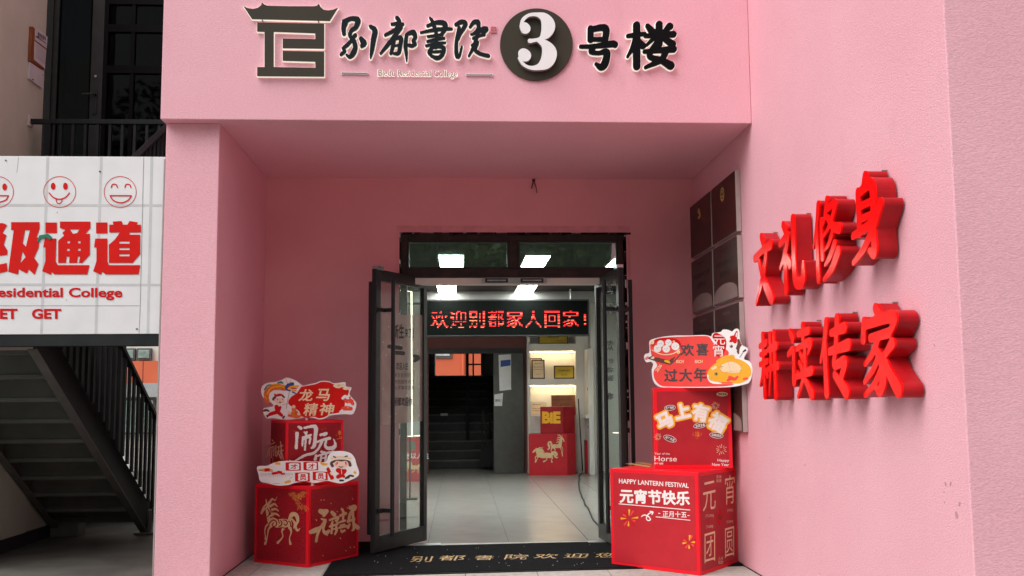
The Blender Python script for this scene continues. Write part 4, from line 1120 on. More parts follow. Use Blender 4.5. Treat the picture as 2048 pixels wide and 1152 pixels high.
em_px(m, '吉祥', pR_, 1432, 950, 1443, 957, 0.0, N=48); em_px(m, '如意', pR_, 1432, 958, 1443, 965, 0.0, N=48); em_px(m, '人间', pR_, 1436, 1113, 1446, 1120, 0.0, N=48); em_px(m, '团圆', pR_, 1436, 1121, 1446, 1128, 0.0, N=48)
m.build('side_writing', 'cream_print', t)
m = MB(); on_px(m, [[(1439, 1018), (1446, 1032), (1439, 1052), (1432, 1036)]], pR_, None, .0008); m.build('lozenge_print', 'red_ink', t)
m = MB(); em_px(m, '福', pR_, 1434.5, 1028, 1443.5, 1041, 0.01, t0=0.0014); m.build('lozenge_writing', 'brown', t)
m = MB()
on_px(m, [[(1250, 927.5), (1262, 926.5), (1290, 930), (1302, 933.5), (1298, 935)], [(1268, 925.5), (1286, 925), (1303, 928), (1303, 930.5)]], pT_, None, 0.0012); m.build('top_print', 'gold', t)

c0 = V((1.592, 8.0)); c1 = V((2.213, 7.9)); du = (c1 - c0).normalized(); dn = V((-du.y, du.x))
t = thing('display_box', 'square red box with arched white and yellow writing, upper of the right pair', 'display box', (c0.x, c0.y, 0.7785), 'red festival boxes at the entrance')
m = MB(); P0 = V((c0.x, c0.y, 0.7785)); u3 = V((du.x, du.y, 0)); n3 = V((dn.x, dn.y, 0)); Lw = (c1 - c0).length
m.obox(P0, u3 * Lw, n3 * 0.43, V((0, 0, 0.655))); m.build('carton', 'red_border', t, bevel=0.003)
m = MB(); m.obox(P0 + u3 * 0.03 + V((0, 0, 0.03)) - n3 * 0.0017, u3 * (Lw - 0.06), V((0, 0, 0.595)), n3 * 0.0012); m.build('front_print', 'red_print2', t)
pF = Plane(P0 - n3 * 0.002, -n3)
def Z4(x, y): return 1280 + x / 5.759, 760 + y / 5.76
chars = (('马', 282, 462, 0.45, 33), ('上', 487, 360, 0.22, 32), ('有', 700, 375, -0.20, 34), ('福', 898, 488, -0.55, 35))
for lay_, (bold, m_, t0) in enumerate(((0.165, 'yellow', 0.0008), (0.075, 'cream_print', 0.0013), (0.05, 'white_print', 0.0018))):
    m = MB()
    for ch, zx, zy, rt, sz in chars:
        cx, cy = Z4(zx, zy)
        em_px(m, ch, pF, cx - sz / 2, cy - sz / 2, cx + sz / 2, cy + sz / 2, bold if ch not in '福有' or lay_ < 2 else 0.028, t0=t0, rot=rt, N=90)
    m.build(('arched_writing_outline', 'arched_writing_outline', 'arched_writing')[lay_], m_, t)
for zx, zy, rx, ry, rt, s, filled in ((345, 320, 65, 32, -0.08, '新年快乐', 0), (692, 522, 78, 33, -0.18, '2026', 0), (345, 675, 78, 36, 0.35, '马年大吉', 0), (880, 637, 80, 34, 0.12, '马到成功', 0), (946, 163, 66, 26, 0.0, '2026', 1)):
    cx, cy = Z4(zx, zy); rx, ry = rx / 5.76, ry / 5.76
    if filled:
        m = MB(); on_px(m, [ell(cx, cy, rx, ry)], pF, None, 0.0020); m.build('oval_print', 'cream_print', t)
        m = MB(); words_px(m, s, pF, cx - rx * .75, cy - ry * .5, cx + rx * .75, cy + ry * .5, 0.03, t0=0.0025); m.build('oval_writing', 'brown', t)
    else:
        m = MB(); on_px(m, [ell(cx, cy, rx, ry, rot=rt), ell(cx, cy, rx - .8, ry - .8, rot=rt)], pF, None, 0.0024)
        words_px(m, s, pF, cx - rx * .72, cy - ry * .5, cx + rx * .72, cy + ry * .5, 0.02, t0=0.0024, rot=rt); m.build('oval_print', 'white_print', t)
        m = MB(); on_px(m, [ell(cx, cy, rx - .8, ry - .8, rot=rt)], pF, None, 0.0021); m.build('oval_ground', 'brown', t)
for zx, zy, r, sd in ((868, 295, 52, 1), (935, 800, 70, 2), (208, 655, 42, 3)):
    cx, cy = Z4(zx, zy); burst(t, pF, cx, cy, r / 5.76, 'cream_print', 13, sd, .38)
m = MB(); cx, cy = Z4(658, 625); em_px(m, '福', pF, cx - 5, cy - 6, cx + 5, cy + 6, 0.01); strokes_px(m, [[(cx - 7.5, cy - 3, .4), (cx - 8.3, cy, .5), (cx - 7.5, cy + 3, .4)], [(cx + 7.5, cy - 3, .4), (cx + 8.3, cy, .5), (cx + 7.5, cy + 3, .4)], [(cx - 2, cy + 8, .4), (cx + 2, cy + 8, .4)]], pF); m.build('lantern_print', 'orange', t)
m = MB()
def wz(s, x0, y0, x1, y1, off, sk=0):
    a, b = Z4(x0, y0); c, d = Z4(x1, y1); words_px(m, s, pF, a, b, c, d, off, sk)
wz('Year of the', 167, 835, 343, 860, 0.004, .3); wz('Horse', 165, 875, 424, 936, 0.006, .4); wz('跨年电影', 165, 950, 270, 975, 0.02, .2)
wz('Happy', 893, 908, 1027, 948, 0.008, .6); wz('New Year', 830, 956, 1027, 988, 0.008, .6)
m.build('corner_print', 'white_print', t)

# ================================================================== CUT-OUT SIGNS
def cutout(name, label, pl, pts, th, rest_z, group, sm=4):
    A = np.array(pts); c = pl.at(A[:, 0].mean(), A[:, 1].max())
    t = thing(name, label, 'cut-out sign', (c.x, c.y, rest_z), group)
    m = MB(); on_px(m, [smooth_poly(pts, sm)], pl, None, -th, 0.0); m.build('board', 'board_white', t)
    # little easel foot behind the board
    m = MB(); x = V((pl.n.y, -pl.n.x, 0)).normalized() * 0.03
    b0 = V((c.x, c.y, rest_z)) - pl.n * (th + 0.0005)
    m.add([b0 - x * .3, b0 + x * .3, b0 - x * .3 - pl.n * 0.10, b0 + x * .3 - pl.n * 0.10, b0 - x * .3 + V((0, 0, .16)), b0 + x * .3 + V((0, 0, .16))],
          [(0, 1, 3, 2), (0, 4, 5, 1), (2, 3, 5, 4), (0, 2, 4), (1, 5, 3)])
    m.build('stand', 'board_white', t)
    return t
GC = 'festival cut-out signs'
# upper left
pc = plane_y(8.47)
def ZA(p): return zoom(p, 490, 741, 5.236)
out_ = ZA([(170,230),(180,165),(240,130),(330,118),(400,92),(440,75),(520,100),(580,140),(610,160),(680,142),(740,130),(800,108),(880,112),(935,135),(1045,122),(1058,165),(1115,180),(1092,240),(1125,290),(1165,345),(1150,420),(1120,460),(1040,456),(900,470),(840,500),(780,514),(720,497),(650,486),(580,500),(480,515),(380,512),(300,497),(225,500),(190,430),(202,395),(300,370),(240,312),(190,280)])
t = cutout('cutout_sign', 'cloud-shaped cut-out sign with dragon puppet dancer and pale gold writing on red, upper left box', pc, out_, 0.010, 1.186, GC)
m = MB(); on_px(m, [smooth_poly(ZA([(455,350),(480,280),(545,235),(585,175),(620,165),(690,152),(745,140),(805,118),(880,123),(930,145),(985,165),(1080,195),(1080,250),(1050,300),(1040,380),(985,440),(895,455),(840,486),(780,500),(720,484),(600,484),(560,420)]), 4)], pc, None, 0.0006); m.build('red_ground', 'red_vinyl', t)
m = MB()
for ch, x0, y0, x1, y1 in (('龙', 560, 195, 715, 320), ('马', 745, 190, 890, 320), ('精', 610, 340, 765, 475), ('神', 780, 340, 940, 470)):
    (a, b), (c, d) = ZA([(x0, y0), (x1, y1)]); glyph_px(m, font_glyph(ch, 0.022, 0.008, 90, 0.16), pc, a, b, c, d, 0.0012)
m.build('brush_writing', 'cream_print', t)
def art(parent, pl, Zf, m_, S, name, t0=0.0012, N=110, rough=0.0):
    m = MB(); strokes_px(m, [Zf(s) for s in S], pl, t0, N=N, rough=rough); return m.build(name, m_, parent)
art(t, pc, ZA, 'orange', [[(240,330,20),(225,280,26),(235,220,30),(290,180,30),(350,175,30),(420,185,28)]], 'puppet_body')
art(t, pc, ZA, 'yellow', [[(230,250,7),(260,200,8),(310,170,8),(380,165,8),(420,180,7)],[(225,300,5),(215,270,5)],[(270,150,5),(330,142,5),(400,140,5)]], 'puppet_trim', 0.0016)
art(t, pc, ZA, 'teal', [[(205,200,7),(235,160,8),(270,150,6)],[(345,130,8),(375,122,10),(395,130,8)]], 'puppet_crest', 0.0018)
art(t, pc, ZA, 'blue', [[(430,180,14),(460,150,20),(500,140,16)],[(440,200,10),(470,210,10)],[(500,225,8),(530,240,6)]], 'puppet_head', 0.0016)
art(t, pc, ZA, 'yellow', [[(460,190,12),(500,170,12),(555,165,10)],[(490,205,8),(530,210,9)],[(430,100,3),(445,130,4),(470,130,3),(475,100,2)]], 'puppet_jaw', 0.002)
art(t, pc, ZA, 'red_ink', [[(490,185,7),(540,188,5)],[(460,165,4),(475,160,4)]], 'puppet_mouth', 0.0024)
art(t, pc, ZA, 'brown', [[(300,300,16),(320,270,12)],[(410,280,10),(395,265,10)],[(200,420,12),(225,415,12),(250,425,8)]], 'dancer_hair', 0.0014)
art(t, pc, ZA, 'peach', [[(330,315,24),(360,320,30),(390,315,24)],[(400,360,10),(430,350,8)]], 'dancer_face', 0.0017)
art(t, pc, ZA, 'red_ink', [[(310,250,8),(330,262,12),(360,255,14),(395,258,8)],[(330,380,22),(345,410,26),(370,385,14)],[(320,440,20),(270,455,18),(240,475,10)],[(350,440,20),(385,470,16)]], 'dancer_clothes', 0.0020)
art(t, pc, ZA, 'ink', [[(340,300,4),(341,306,4)],[(392,298,4),(393,303,4)],[(360,332,5),(375,334,5)],[(400,495,10),(412,480,8)],[(235,485,8),(230,470,6)]], 'dancer_feature', 0.0024)
art(t, pc, ZA, 'ink', [[(432,400,2),(465,225,2)]], 'puppet_pole', 0.0022)
art(t, pc, ZA, 'orange', [[(500,455,20),(520,440,26),(560,465,18)],[(510,400,20),(515,420,24)],[(460,470,12),(540,485,14),(580,475,12)]], 'coin_pile', 0.0018)
art(t, pc, ZA, 'cream_print', [[(510,378,18),(512,380,18)],[(462,440,15),(464,441,15)],[(562,455,15),(563,456,15)],[(930,160,8),(980,165,22),(1030,150,10)],[(1025,190,5),(1060,190,15),(1100,185,6)]], 'coin_face', 0.0022)
art(t, pc, ZA, 'coral', [[(1030,300,10),(1070,320,22),(1110,320,22),(1130,350,16)],[(1020,400,16),(1060,395,24),(1110,400,18)],[(1090,300,14),(1100,280,10)]], 'flower_print', 0.0018)
art(t, pc, ZA, 'board_white', [[(1025,290,14),(1050,270,14),(1080,290,12)],[(1000,430,12),(1020,415,8)],[(1080,360,8),(1130,375,8)]], 'flower_petal', 0.0022)
art(t, pc, ZA, 'yellow', [[(980,155,8),(985,158,8)],[(1078,385,8),(1080,388,8)],[(1085,330,6),(1087,332,6)]], 'coin_mark', 0.0026)

# lower left
pc = plane_y(8.265)
def ZB(p): return zoom(p, 490, 895.5, 4.572)
out_ = ZB([(112,172),(200,165),(270,135),(360,120),(500,124),(640,125),(735,130),(762,75),(800,38),(880,30),(960,48),(1002,92),(1018,150),(1042,222),(1030,262),(960,298),(880,326),(800,312),(740,302),(640,322),(560,310),(460,320),(400,340),(300,346),(220,328),(140,305),(125,250)])
t = cutout('cutout_sign', 'white cut-out sign with red square characters and a lion hat child, lower left box', pc, out_, 0.010, 0.653, GC)
m = MB()
for x0, y0, x1, y1 in ((372,135,510,208), (535,130,668,205), (458,228,592,308), (620,220,755,296)):
    (a, b), (c, d) = ZB([(x0, y0), (x1, y1)])
    q = smooth_poly([(a + 1, b), ((a + c) / 2, b - .6), (c - 1, b), (c, b + 1), (c + .2, d - 1), (c - 1, d), ((a + c) / 2, d + .6), (a + 1.5, d), (a, d - 1), (a - .2, b + 1)], 3)
    on_px(m, [q], pc, None, 0.0006)
m.build('square_print', 'red_ink', t)
m = MB(); mk = MB()
for ch, x0, y0, x1, y1 in (('才', 418,148,480,196), ('才', 578,143,640,193), ('员', 502,240,560,296), ('员', 664,233,722,286)):
    (a, b), (c, d) = ZB([(x0, y0), (x1, y1)])
    on_px(mk, [smooth_poly([(a - 2, b - 1), (c + 2, b - 1), (c + 3, (b + d) / 2), (c + 2, d + 1), (a - 2, d + 1), (a - 3, (b + d) / 2)], 3)], pc, None, 0.0011)
    glyph_px(m, font_glyph(ch, 0.03, 0, 80), pc, a, b, c, d, 0.0016)
mk.build('square_ground', 'board_white', t); m.build('square_writing', 'red_ink', t)
art(t, pc, ZB, 'yellow', [[(130,205,8),(200,195,10),(250,205,8)],[(280,145,10),(305,142,12),(320,150,8)],[(690,135,8),(720,150,12),(755,148,6)],[(370,318,10),(410,308,12)],[(1000,225,12),(1010,228,12)]], 'gold_print', 0.0012)
art(t, pc, ZB, 'ink', [[(118,200,2),(170,212,2),(260,215,2)],[(140,240,1.5),(435,240,1.5)],[(150,300,1.2),(220,322,1.2),(300,328,1.2),(370,315,1.2),(425,270,1.2)],[(440,235,1.2),(425,275,1.2)]], 'bowl_line', 0.0014)
art(t, pc, ZB, 'pink_print', [[(150 + 18 * k, 252 + (6 if k % 2 else 0), 2.2), (158 + 18 * k, 262 - (6 if k % 2 else 0), 2.2)] for k in range(15)], 'bowl_pattern', 0.0012)
art(t, pc, ZB, 'red_ink', [[(190,205,14),(215,200,14)],[(255,235,12),(290,230,12)],[(305,222,12),(330,225,12)],[(340,240,8),(360,238,8)]], 'dumpling_print', 0.0018)
art(t, pc, ZB, 'brown', [[(800,165,14),(790,140,12),(830,120,10),(900,118,10),(950,130,12),(962,160,14)],[(920,280,8),(960,255,10),(990,260,8)]], 'child_hair', 0.0012)
art(t, pc, ZB, 'peach', [[(845,150,30),(880,158,32),(915,150,30)]], 'child_face', 0.0017)
art(t, pc, ZB, 'pink_print', [[(835,150,10),(840,140,8)],[(925,148,10),(922,138,8)]], 'child_cheek', 0.0021)
art(t, pc, ZB, 'red_ink', [[(850,205,20),(890,220,26),(915,210,16)],[(850,265,18),(885,250,18),(905,262,12)],[(750,195,6),(775,240,14),(790,285,8)],[(760,190,12),(800,275,14)]], 'child_clothes', 0.0021)
art(t, pc, ZB, 'cream_print', [[(785,230,8),(795,245,8)],[(880,195,3),(885,240,3)],[(790,100,8),(830,88,10),(880,84,10),(930,90,10),(965,98,8)]], 'child_trim', 0.0025)
art(t, pc, ZB, 'ink', [[(845,135,5),(846,141,5)],[(920,133,5),(921,139,5)],[(862,172,4),(878,178,4),(894,172,4)],[(870,298,9),(900,298,7)],[(930,275,8),(950,270,8)],[(810,80,6),(830,88,5)],[(915,80,5),(935,76,6)]], 'child_feature', 0.0029)

# right
Pa, Pb_ = V((1.575, 8.2, 0)), V((2.265, 7.55, 0)); d_ = (Pb_ - Pa).normalized()
pc = Plane(Pa, V((d_.y, -d_.x, 0)))
def ZC(p): return zoom(p, 1270, 640, 7.2)
out_ = ZC([(130,545),(150,490),(205,470),(208,380),(212,300),(300,262),(440,235),(600,222),(800,222),(1000,216),(1095,235),(1120,190),(1235,170),(1262,140),(1330,140),(1395,165),(1430,135),(1470,125),(1500,165),(1510,290),(1545,365),(1622,410),(1618,450),(1565,560),(1640,590),(1680,660),(1688,770),(1645,895),(1560,932),(1400,962),(1200,972),(800,975),(500,972),(370,968),(290,920),(252,840),(240,720),(262,640),(225,600),(165,608)])
t = cutout('cutout_sign', 'cut-out sign with dumpling bowl and yellow dough fish on the upper right box', pc, out_, 0.010, 1.434, GC)
m = MB(); on_px(m, [smooth_poly(ZC([(222,420),(230,330),(320,282),(440,252),(700,238),(1000,230),(1075,250),(1110,300),(1150,340),(1335,440),(1330,520),(1200,600),(1060,740),(1045,840),(1120,915),(1330,920),(1420,925),(1370,945),(1200,958),(800,962),(500,958),(390,950),(315,900),(272,820),(272,730),(320,650),(250,540)]), 4)], pc, None, 0.0006); m.build('red_ground', 'coral', t)
m = MB(); gm = MB()
for ch, x0, y0, x1, y1, r_ in (('欢', 655, 345, 850, 520, 0), ('喜', 885, 335, 1060, 515, 0), ('过', 418, 705, 615, 890, 0), ('大', 635, 700, 825, 890, 0), ('年', 845, 690, 1035, 890, 0)):
    (a, b), (c, d) = ZC([(x0, y0), (x1, y1)]); glyph_px(m, font_glyph(ch, 0.03, 0.012, 90), pc, a, b, c, d, 0.0018)
m.build('brush_writing', 'charcoal', t)
art(t, pc, ZC, 'red_ink', [[(1170,240,55),(1240,300,70),(1250,400,60),(1215,480,50)]], 'red_tag', 0.0009)
m = MB()
for ch, x0, y0, x1, y1 in (('元', 1130, 225, 1300, 355), ('宵', 1125, 365, 1285, 525)):
    (a, b), (c, d) = ZC([(x0, y0), (x1, y1)]); glyph_px(m, font_glyph(ch, 0.004, 0, 90), pc, a, b, c, d, 0.0026)
m.build('tag_writing', 'white_print', t)
m = MB()
for x0 in (592, 862):
    (a, b), (c, d) = ZC([(x0, 575), (x0 + 115, 622)]); words_px(m, 'RICH', pc, a, b, c, d, 0.02, shear=0.2, t0=0.0018)
(a, b), (c, d) = ZC([(285, 670), (400, 715)]); words_px(m, '2026', pc, a, b, c, d, 0.02, t0=0.0018, rot=-0.95)
m.build('small_writing', 'cream_print', t)
art(t, pc, ZC, 'brown', [[(195,550,8),(260,520,10)],[(195,552,8),(350,600,10),(510,638,10)],[(515,635,8),(600,560,8),(655,485,8)],[(300,560,22),(400,580,26),(500,600,22),(560,540,18)]], 'tray', 0.0012)
art(t, pc, ZC, 'coral', [[(300,420,60),(360,470,70),(440,490,75),(520,480,70),(590,430,50)]], 'bowl', 0.0016)
art(t, pc, ZC, 'red_ink', [[(255,360,14),(300,300,20),(400,275,20),(520,275,20),(620,310,20),(660,380,12)]], 'bowl_rim', 0.0017)
art(t, pc, ZC, 'cream_print', [[(245,430,6),(340,480,7),(440,500,7),(560,480,7),(640,420,6)],[(250,320,28),(252,322,28)],[(560,310,16),(562,312,16)],[(625,460,24),(627,462,24)],[(262,540,16),(264,541,16)]], 'bowl_edge', 0.0020)
art(t, pc, ZC, 'white_print', [[(370,340,48),(372,342,48)],[(482,325,46),(484,327,46)],[(325,410,52),(328,412,52)],[(450,415,52),(454,417,52)],[(580,378,55),(584,380,55)]], 'dumpling', 0.0024)
art(t, pc, ZC, 'ink', [[(x, y, 4), (x + 1, y + 3, 4)] for x, y in ((350,340),(378,338),(465,322),(495,320),(308,400),(340,396),(430,412),(470,406),(560,380),(600,378),(480,342),(325,415),(452,430),(575,398))], 'dumpling_face', 0.0028)
art(t, pc, ZC, 'yellow', [[(440,590,16),(480,600,18),(500,615,10)],[(250,322,8),(252,324,8)],[(626,465,10),(628,466,10)],[(560,312,7),(562,314,7)]], 'blossom', 0.0028)
art(t, pc, ZC, 'yellow', [[(1090,760,45),(1180,720,90),(1300,690,115),(1440,680,125),(1560,720,105),(1620,770,55)],[(1200,600,30),(1300,560,45),(1400,540,40)],[(1100,830,40),(1300,850,60),(1500,860,50),(1590,820,50)]], 'dough_fish', 0.0014, N=130)
art(t, pc, ZC, 'cream_print', [[(1290,690,60),(1390,680,80),(1470,700,60)],[(1120,700,20),(1160,680,20)]], 'fish_highlight', 0.0018)
art(t, pc, ZC, 'gold', [[(1170,775,30),(1172,776,30)],[(1210,680,4),(1275,668,4)],[(1235,645,4),(1248,712,4)],[(1260,560,3),(1330,545,3),(1400,545,3)],[(1180,650,2.5),(1250,750,2.5)],[(1330,560,2.5),(1380,745,2.5)],[(1260,760,2.5),(1400,740,2.5),(1660,715,2.5)],[(1500,620,2.5),(1530,740,2.5),(1500,850,2.5)],[(1530,640,4),(1540,660,4),(1550,640,4)]], 'fish_line', 0.0022)
art(t, pc, ZC, 'ink', [[(1172,775,14),(1173,776,14)]], 'fish_eye', 0.0026)
art(t, pc, ZC, 'coral', [[(1340,870,18),(1380,840,26),(1440,850,22),(1480,815,14)],[(1350,815,8),(1385,815,10)],[(1560,850,10),(1610,840,16)],[(1250,905,8),(1400,905,10)]], 'fish_pattern', 0.0022)
art(t, pc, ZC, 'brown', [[(1490,290,18),(1500,350,26),(1480,420,26),(1490,480,12)],[(1520,370,12),(1535,350,6)]], 'horse_mane', 0.0012)
art(t, pc, ZC, 'red_vinyl', [[(1390,250,22),(1430,260,36),(1440,310,28)],[(1400,290,26),(1370,310,12)],[(1450,230,26),(1465,170,14)]], 'horse_head', 0.0016)
art(t, pc, ZC, 'board_white', [[(1390,375,34),(1420,380,34)],[(1420,450,30),(1450,440,20)],[(1460,235,10),(1465,190,8)],[(1280,240,6),(1330,210,5),(1360,280,5)]], 'horse_face', 0.0020)
art(t, pc, ZC, 'brown', [[(1385,375,20),(1390,380,22)],[(1380,290,5),(1410,285,5)]], 'horse_eye', 0.0024)
art(t, pc, ZC, 'white_print', [[(1378,365,7),(1380,367,7)]], 'eye_glint', 0.0028)
art(t, pc, ZC, 'ink', [[(1510,540,3),(1560,460,3)],[(1560,455,8),(1590,435,14)]], 'paddle', 0.0024)
art(t, pc, ZC, 'pink_print', [[(165,555,22),(185,540,18)]], 'bun', 0.0012)

# ================================================================== HALL INTERIOR
hall = thing('entrance_hall', 'lit entrance hall behind the open doors with pale walls and a black ceiling', 'hall interior', (0.5, 14, 0))
m = MB(); m.box(-2.24, -2.1, YB + 0.502, 18.4, 0, 3.6); m.build('left_wall', 'room_wall', hall)
m = MB(); m.box(3.0, 3.1, YB + 0.502, 18.4, 0, 3.6); m.build('right_wall', 'room_wall', hall)
m = MB(); m.box(-2.24, 3.1, YB + 0.14, 19.4, 3.125, 3.2); m.build('ceiling', 'black_ceiling', hall)
m = MB(); m.box(-2.1, 2.999, 15.98, 16.2, 2.95, 3.124); m.build('ceiling_beam', 'beam_grey', hall)
m = MB(); m.box(-0.70, -0.58, 18.2, 18.4, 0, 3.124); m.box(-0.58, 1.20, 18.2, 18.4, 2.30, 3.124); m.box(1.20, 1.245, 18.2, 18.4, 0, 3.124)
m.build('back_wall', 'maroon_wall', hall)
m = MB(); m.box(-2.1, -0.701, 18.2, 18.4, 0, 3.124); m.build('back_wall_left', 'room_wall', hall)
m = MB(); m.box(2.40, 3.0, 17.75, 18.4, 0, 3.124); m.build('column', 'room_wall', hall, bevel=0.005)
m = MB(); m.box(-0.578, 1.198, 18.16, 18.199, 2.20, 2.299); m.build('back_door_head', 'frame', hall)

for i, (x, y) in enumerate(((-0.10, 12.4), (0.97, 12.45), (-0.20, 15.35), (1.06, 15.38), (-1.3, 12.4), (2.1, 12.4))):  # last two panels are out of view, added to brighten the hall
    lab = ['left lit ceiling panel seen through the left transom pane', 'right lit ceiling panel seen through the right transom pane', 'left lit ceiling panel seen just below the magnetic lock',
           'right lit ceiling panel seen just below the magnetic lock', 'added lit ceiling panel, unseen, to the left of the transom', 'added lit ceiling panel, unseen, to the right of the transom'][i]
    t = thing('ceiling_panel_light', lab, 'ceiling light', (x, y, 3.1), 'ceiling panels of the hall')
    hw = 0.158 if i < 2 else 0.15
    m = MB(); m.box(x - hw, x + hw, y - .6, y + .6, 3.105, 3.124); m.build('housing', 'white_paint', t)
    m = MB(); m.box(x - hw + .008, x + hw - .008, y - .592, y + .592, 3.1005, 3.1045); m.build('diffuser', 'panel', t)

# LED board
ld = thing('led_display', 'long black display board with a running line of red lit characters hanging in the hall', 'LED display', (0.8, 15.6, 2.36))
m = MB(); m.box(-0.62, 2.09, 15.6, 15.72, 2.358, 2.945); m.build('cabinet', 'led_body', ld, bevel=0.004)
m = MB()
for a in ((-0.62, 2.09, 2.358, 2.378), (-0.62, 2.09, 2.925, 2.945)): m.box(a[0], a[1], 15.592, 15.5995, a[2], a[3])
m.box(-0.62, -0.60, 15.592, 15.5995, 2.378, 2.925); m.box(2.07, 2.09, 15.592, 15.5995, 2.378, 2.925); m.build('bezel', 'frame', ld)
m = MB(); m.box(-0.62, 2.09, 15.59, 15.71, 2.946, 2.952); m.build('top_flashing', 'maroon_wall', ld)
for z in (-0.3, 1.8):
    m = MB(); m.tube([(z, 15.66, 2.95), (z, 15.66, 3.124)], 0.012, 8); m.build('hanger', 'steel', ld)
pitch_ = 0.0205
lit, hot, off_ = MB(), MB(), MB()
def inside_text(ch, n=16):
    """which dots of an n by n board a character lights"""
    g_ = np.zeros((n, n), bool)
    X, Y = np.meshgrid((np.arange(n) + .5) / n, -0.10 + (np.arange(n) + .5) / n * 0.98)
    for c in font_glyph(ch, 0.006, 0, 120):
        for a, b in zip(c, np.roll(c, -1, 0)):
            if abs(b[1] - a[1]) > 1e-12:
                g_ ^= ((a[1] > Y) != (b[1] > Y)) & (X < a[0] + (Y - a[1]) * (b[0] - a[0]) / (b[1] - a[1]))
    return g_
x = -0.462
rgl = random.Random(8)
for ch in '欢迎别都家人回家！':
    g_ = inside_text(ch)
    skip = {rgl.randrange(16) for _ in range(3)}
    for j in range(16):
        for i in range(16):
            if g_[j, i] and j not in skip:
                xx, zz = x + i * 0.0178, 2.497 + j * 0.0182
                if xx > 2.06: continue
                tgt = hot if (j % 3 == 0) else lit
                tgt.box(xx, xx + 0.0162, 15.594, 15.5985, zz, zz + 0.0105)
    x += 0.3016
for j in range(0, 26):
    z = 2.39 + j * pitch_
    off_.box(-0.59, 2.06, 15.5972, 15.5995, z, z + 0.0045)
lit.build('lit_dots', 'led_lit', ld, kind='stuff'); hot.build('bright_dots', 'led_hot', ld, kind='stuff'); off_.build('dot_rows', 'led_off', ld, kind='stuff')

# shelving
sh = thing('display_shelving', 'cream built-in shelving with warm lit niches at the back of the hall', 'shelving', (1.8, 18.2, 0))
y0, y1, yb = 18.0, 18.4, 18.36
m = MB(); m.box(1.246, 2.39, yb, y1, 0, 3.12); m.build('back_panel', 'cream', sh)
m = MB(); m.box(1.246, 1.30, y0, yb - .001, 0, 3.12); m.build('side_panel', 'cream', sh)
m = MB(); m.box(2.15, 2.39, y0, yb - .001, 0, 3.12); m.build('side_panel', 'cream', sh)
for z0, z1 in ((2.235, 2.37), (1.60, 1.72), (0.86, 1.045)):
    m = MB(); m.box(1.301, 2.149, y0, yb - .001, z0, z1); m.build('shelf', 'cream', sh)
m = MB(); m.box(1.301, 2.149, y0 + 0.02, yb - .001, 0.02, 0.859); m.build('cupboard', 'cream', sh)
m = MB()
for a in ((1.33, 1.72), (1.74, 2.13)): m.box(a[0], a[1], y0 + 0.008, y0 + 0.0195, 0.08, 0.80)
m.build('cupboard_door', 'white_paint', sh)
for z in (2.2345, 1.5995):
    m = MB(); m.box(1.32, 2.13, y0 + 0.20, y0 + 0.23, z - 0.012, z - 0.0005); m.build('light_strip', 'strip', sh)
# right cupboard and wall switch side
cb = thing('wall_cupboard', 'tall cream cupboard standing against the right side of the hall shelving', 'cupboard', (2.27, 17.6, 0))
m = MB(); m.box(2.30, 2.398, 17.45, 17.99, 1.06, 2.25); m.build('upper_body', 'cream', cb, bevel=0.003)
m = MB(); m.box(2.25, 2.398, 17.45, 17.99, 1.0, 1.058); m.build('counter', 'white_paint', cb, bevel=0.003)
m = MB(); m.box(2.31, 2.398, 17.45, 17.99, 0.0, 0.998); m.build('lower_body', 'white_paint', cb, bevel=0.003)
m = MB(); m.box(2.27, 2.305, 17.7, 17.9, 0.0, 0.60); m.build('red_side_board', 'maroon2', cb)
m = MB()
for z in (1.5, 0.82): m.box(2.292, 2.2995, 17.50, 17.53, z, z + 0.05)
m.build('knob', 'frame', cb)

def framed(name, label, x0, x1, z0, z1, y, plate, lines, group=None, frame_m='dark_wood', lean=0.03, ink='brown'):
    t = thing(name, label, 'certificate', ((x0 + x1) / 2, y, z0), group)
    b = 0.022
    def q(x, z, d): return V((x, y + lean * (z - z0) / (z1 - z0) - d, z))
    m = MB(); m.obox(q(x0, z0, 0), V((x1 - x0, 0, 0)), q(x0, z1, 0) - q(x0, z0, 0), V((0, 0.02, 0))); m.build('frame', frame_m, t)
    m = MB(); m.quad(q(x0 + b, z0 + b, .002), q(x1 - b, z0 + b, .002), q(x1 - b, z1 - b, .002), q(x0 + b, z1 - b, .002)); m.build('plate', plate, t)
    m = MB()
    for (fx, fz, w_, h_, s) in lines:
        vs_, fs_ = flat_text(s, 0.01); lo, hi = vs_.min(0), vs_.max(0); qq = (vs_ - lo) / (hi - lo)
        m.add([q(x0 + (x1 - x0) * (fx - w_ / 2 + w_ * a), z0 + (z1 - z0) * (fz - h_ / 2 + h_ * c), .004) for a, c in qq], fs_)
    m.build('writing', ink, t)
framed('framed_certificate', 'gold certificate cut off by the display board, on the top shelf', 1.47, 2.03, 2.372, 2.68, 18.15, 'gold_plate', [(.5, .42, .4, .14, '文明学生'), (.7, .2, .2, .06, '别都书院')], 'framed certificates')
framed('framed_certificate', 'small gold certificate at the right of the middle niche', 1.755, 2.135, 1.722, 1.97, 18.15, 'gold_plate', [(.5, .62, .6, .12, '先进集体荣誉'), (.5, .3, .3, .1, '证书')], 'framed certificates')
framed('framed_certificate', 'upright white certificate in a dark frame at the left of the middle niche', 1.335, 1.58, 1.722, 2.08, 18.10, 'cream_print', [(.5, .8, .5, .05, '荣誉证书'), (.5, .62, .7, .04, '别都书院学生会'), (.5, .5, .7, .04, '先进集体称号'), (.5, .25, .4, .04, '二零二五')], 'framed certificates')
framed('framed_certificate', 'dark frame edge standing behind the upright white certificate', 1.305, 1.54, 1.722, 2.115, 18.22, 'cream_print', [(.5, .5, .5, .05, '荣誉')], 'framed certificates')
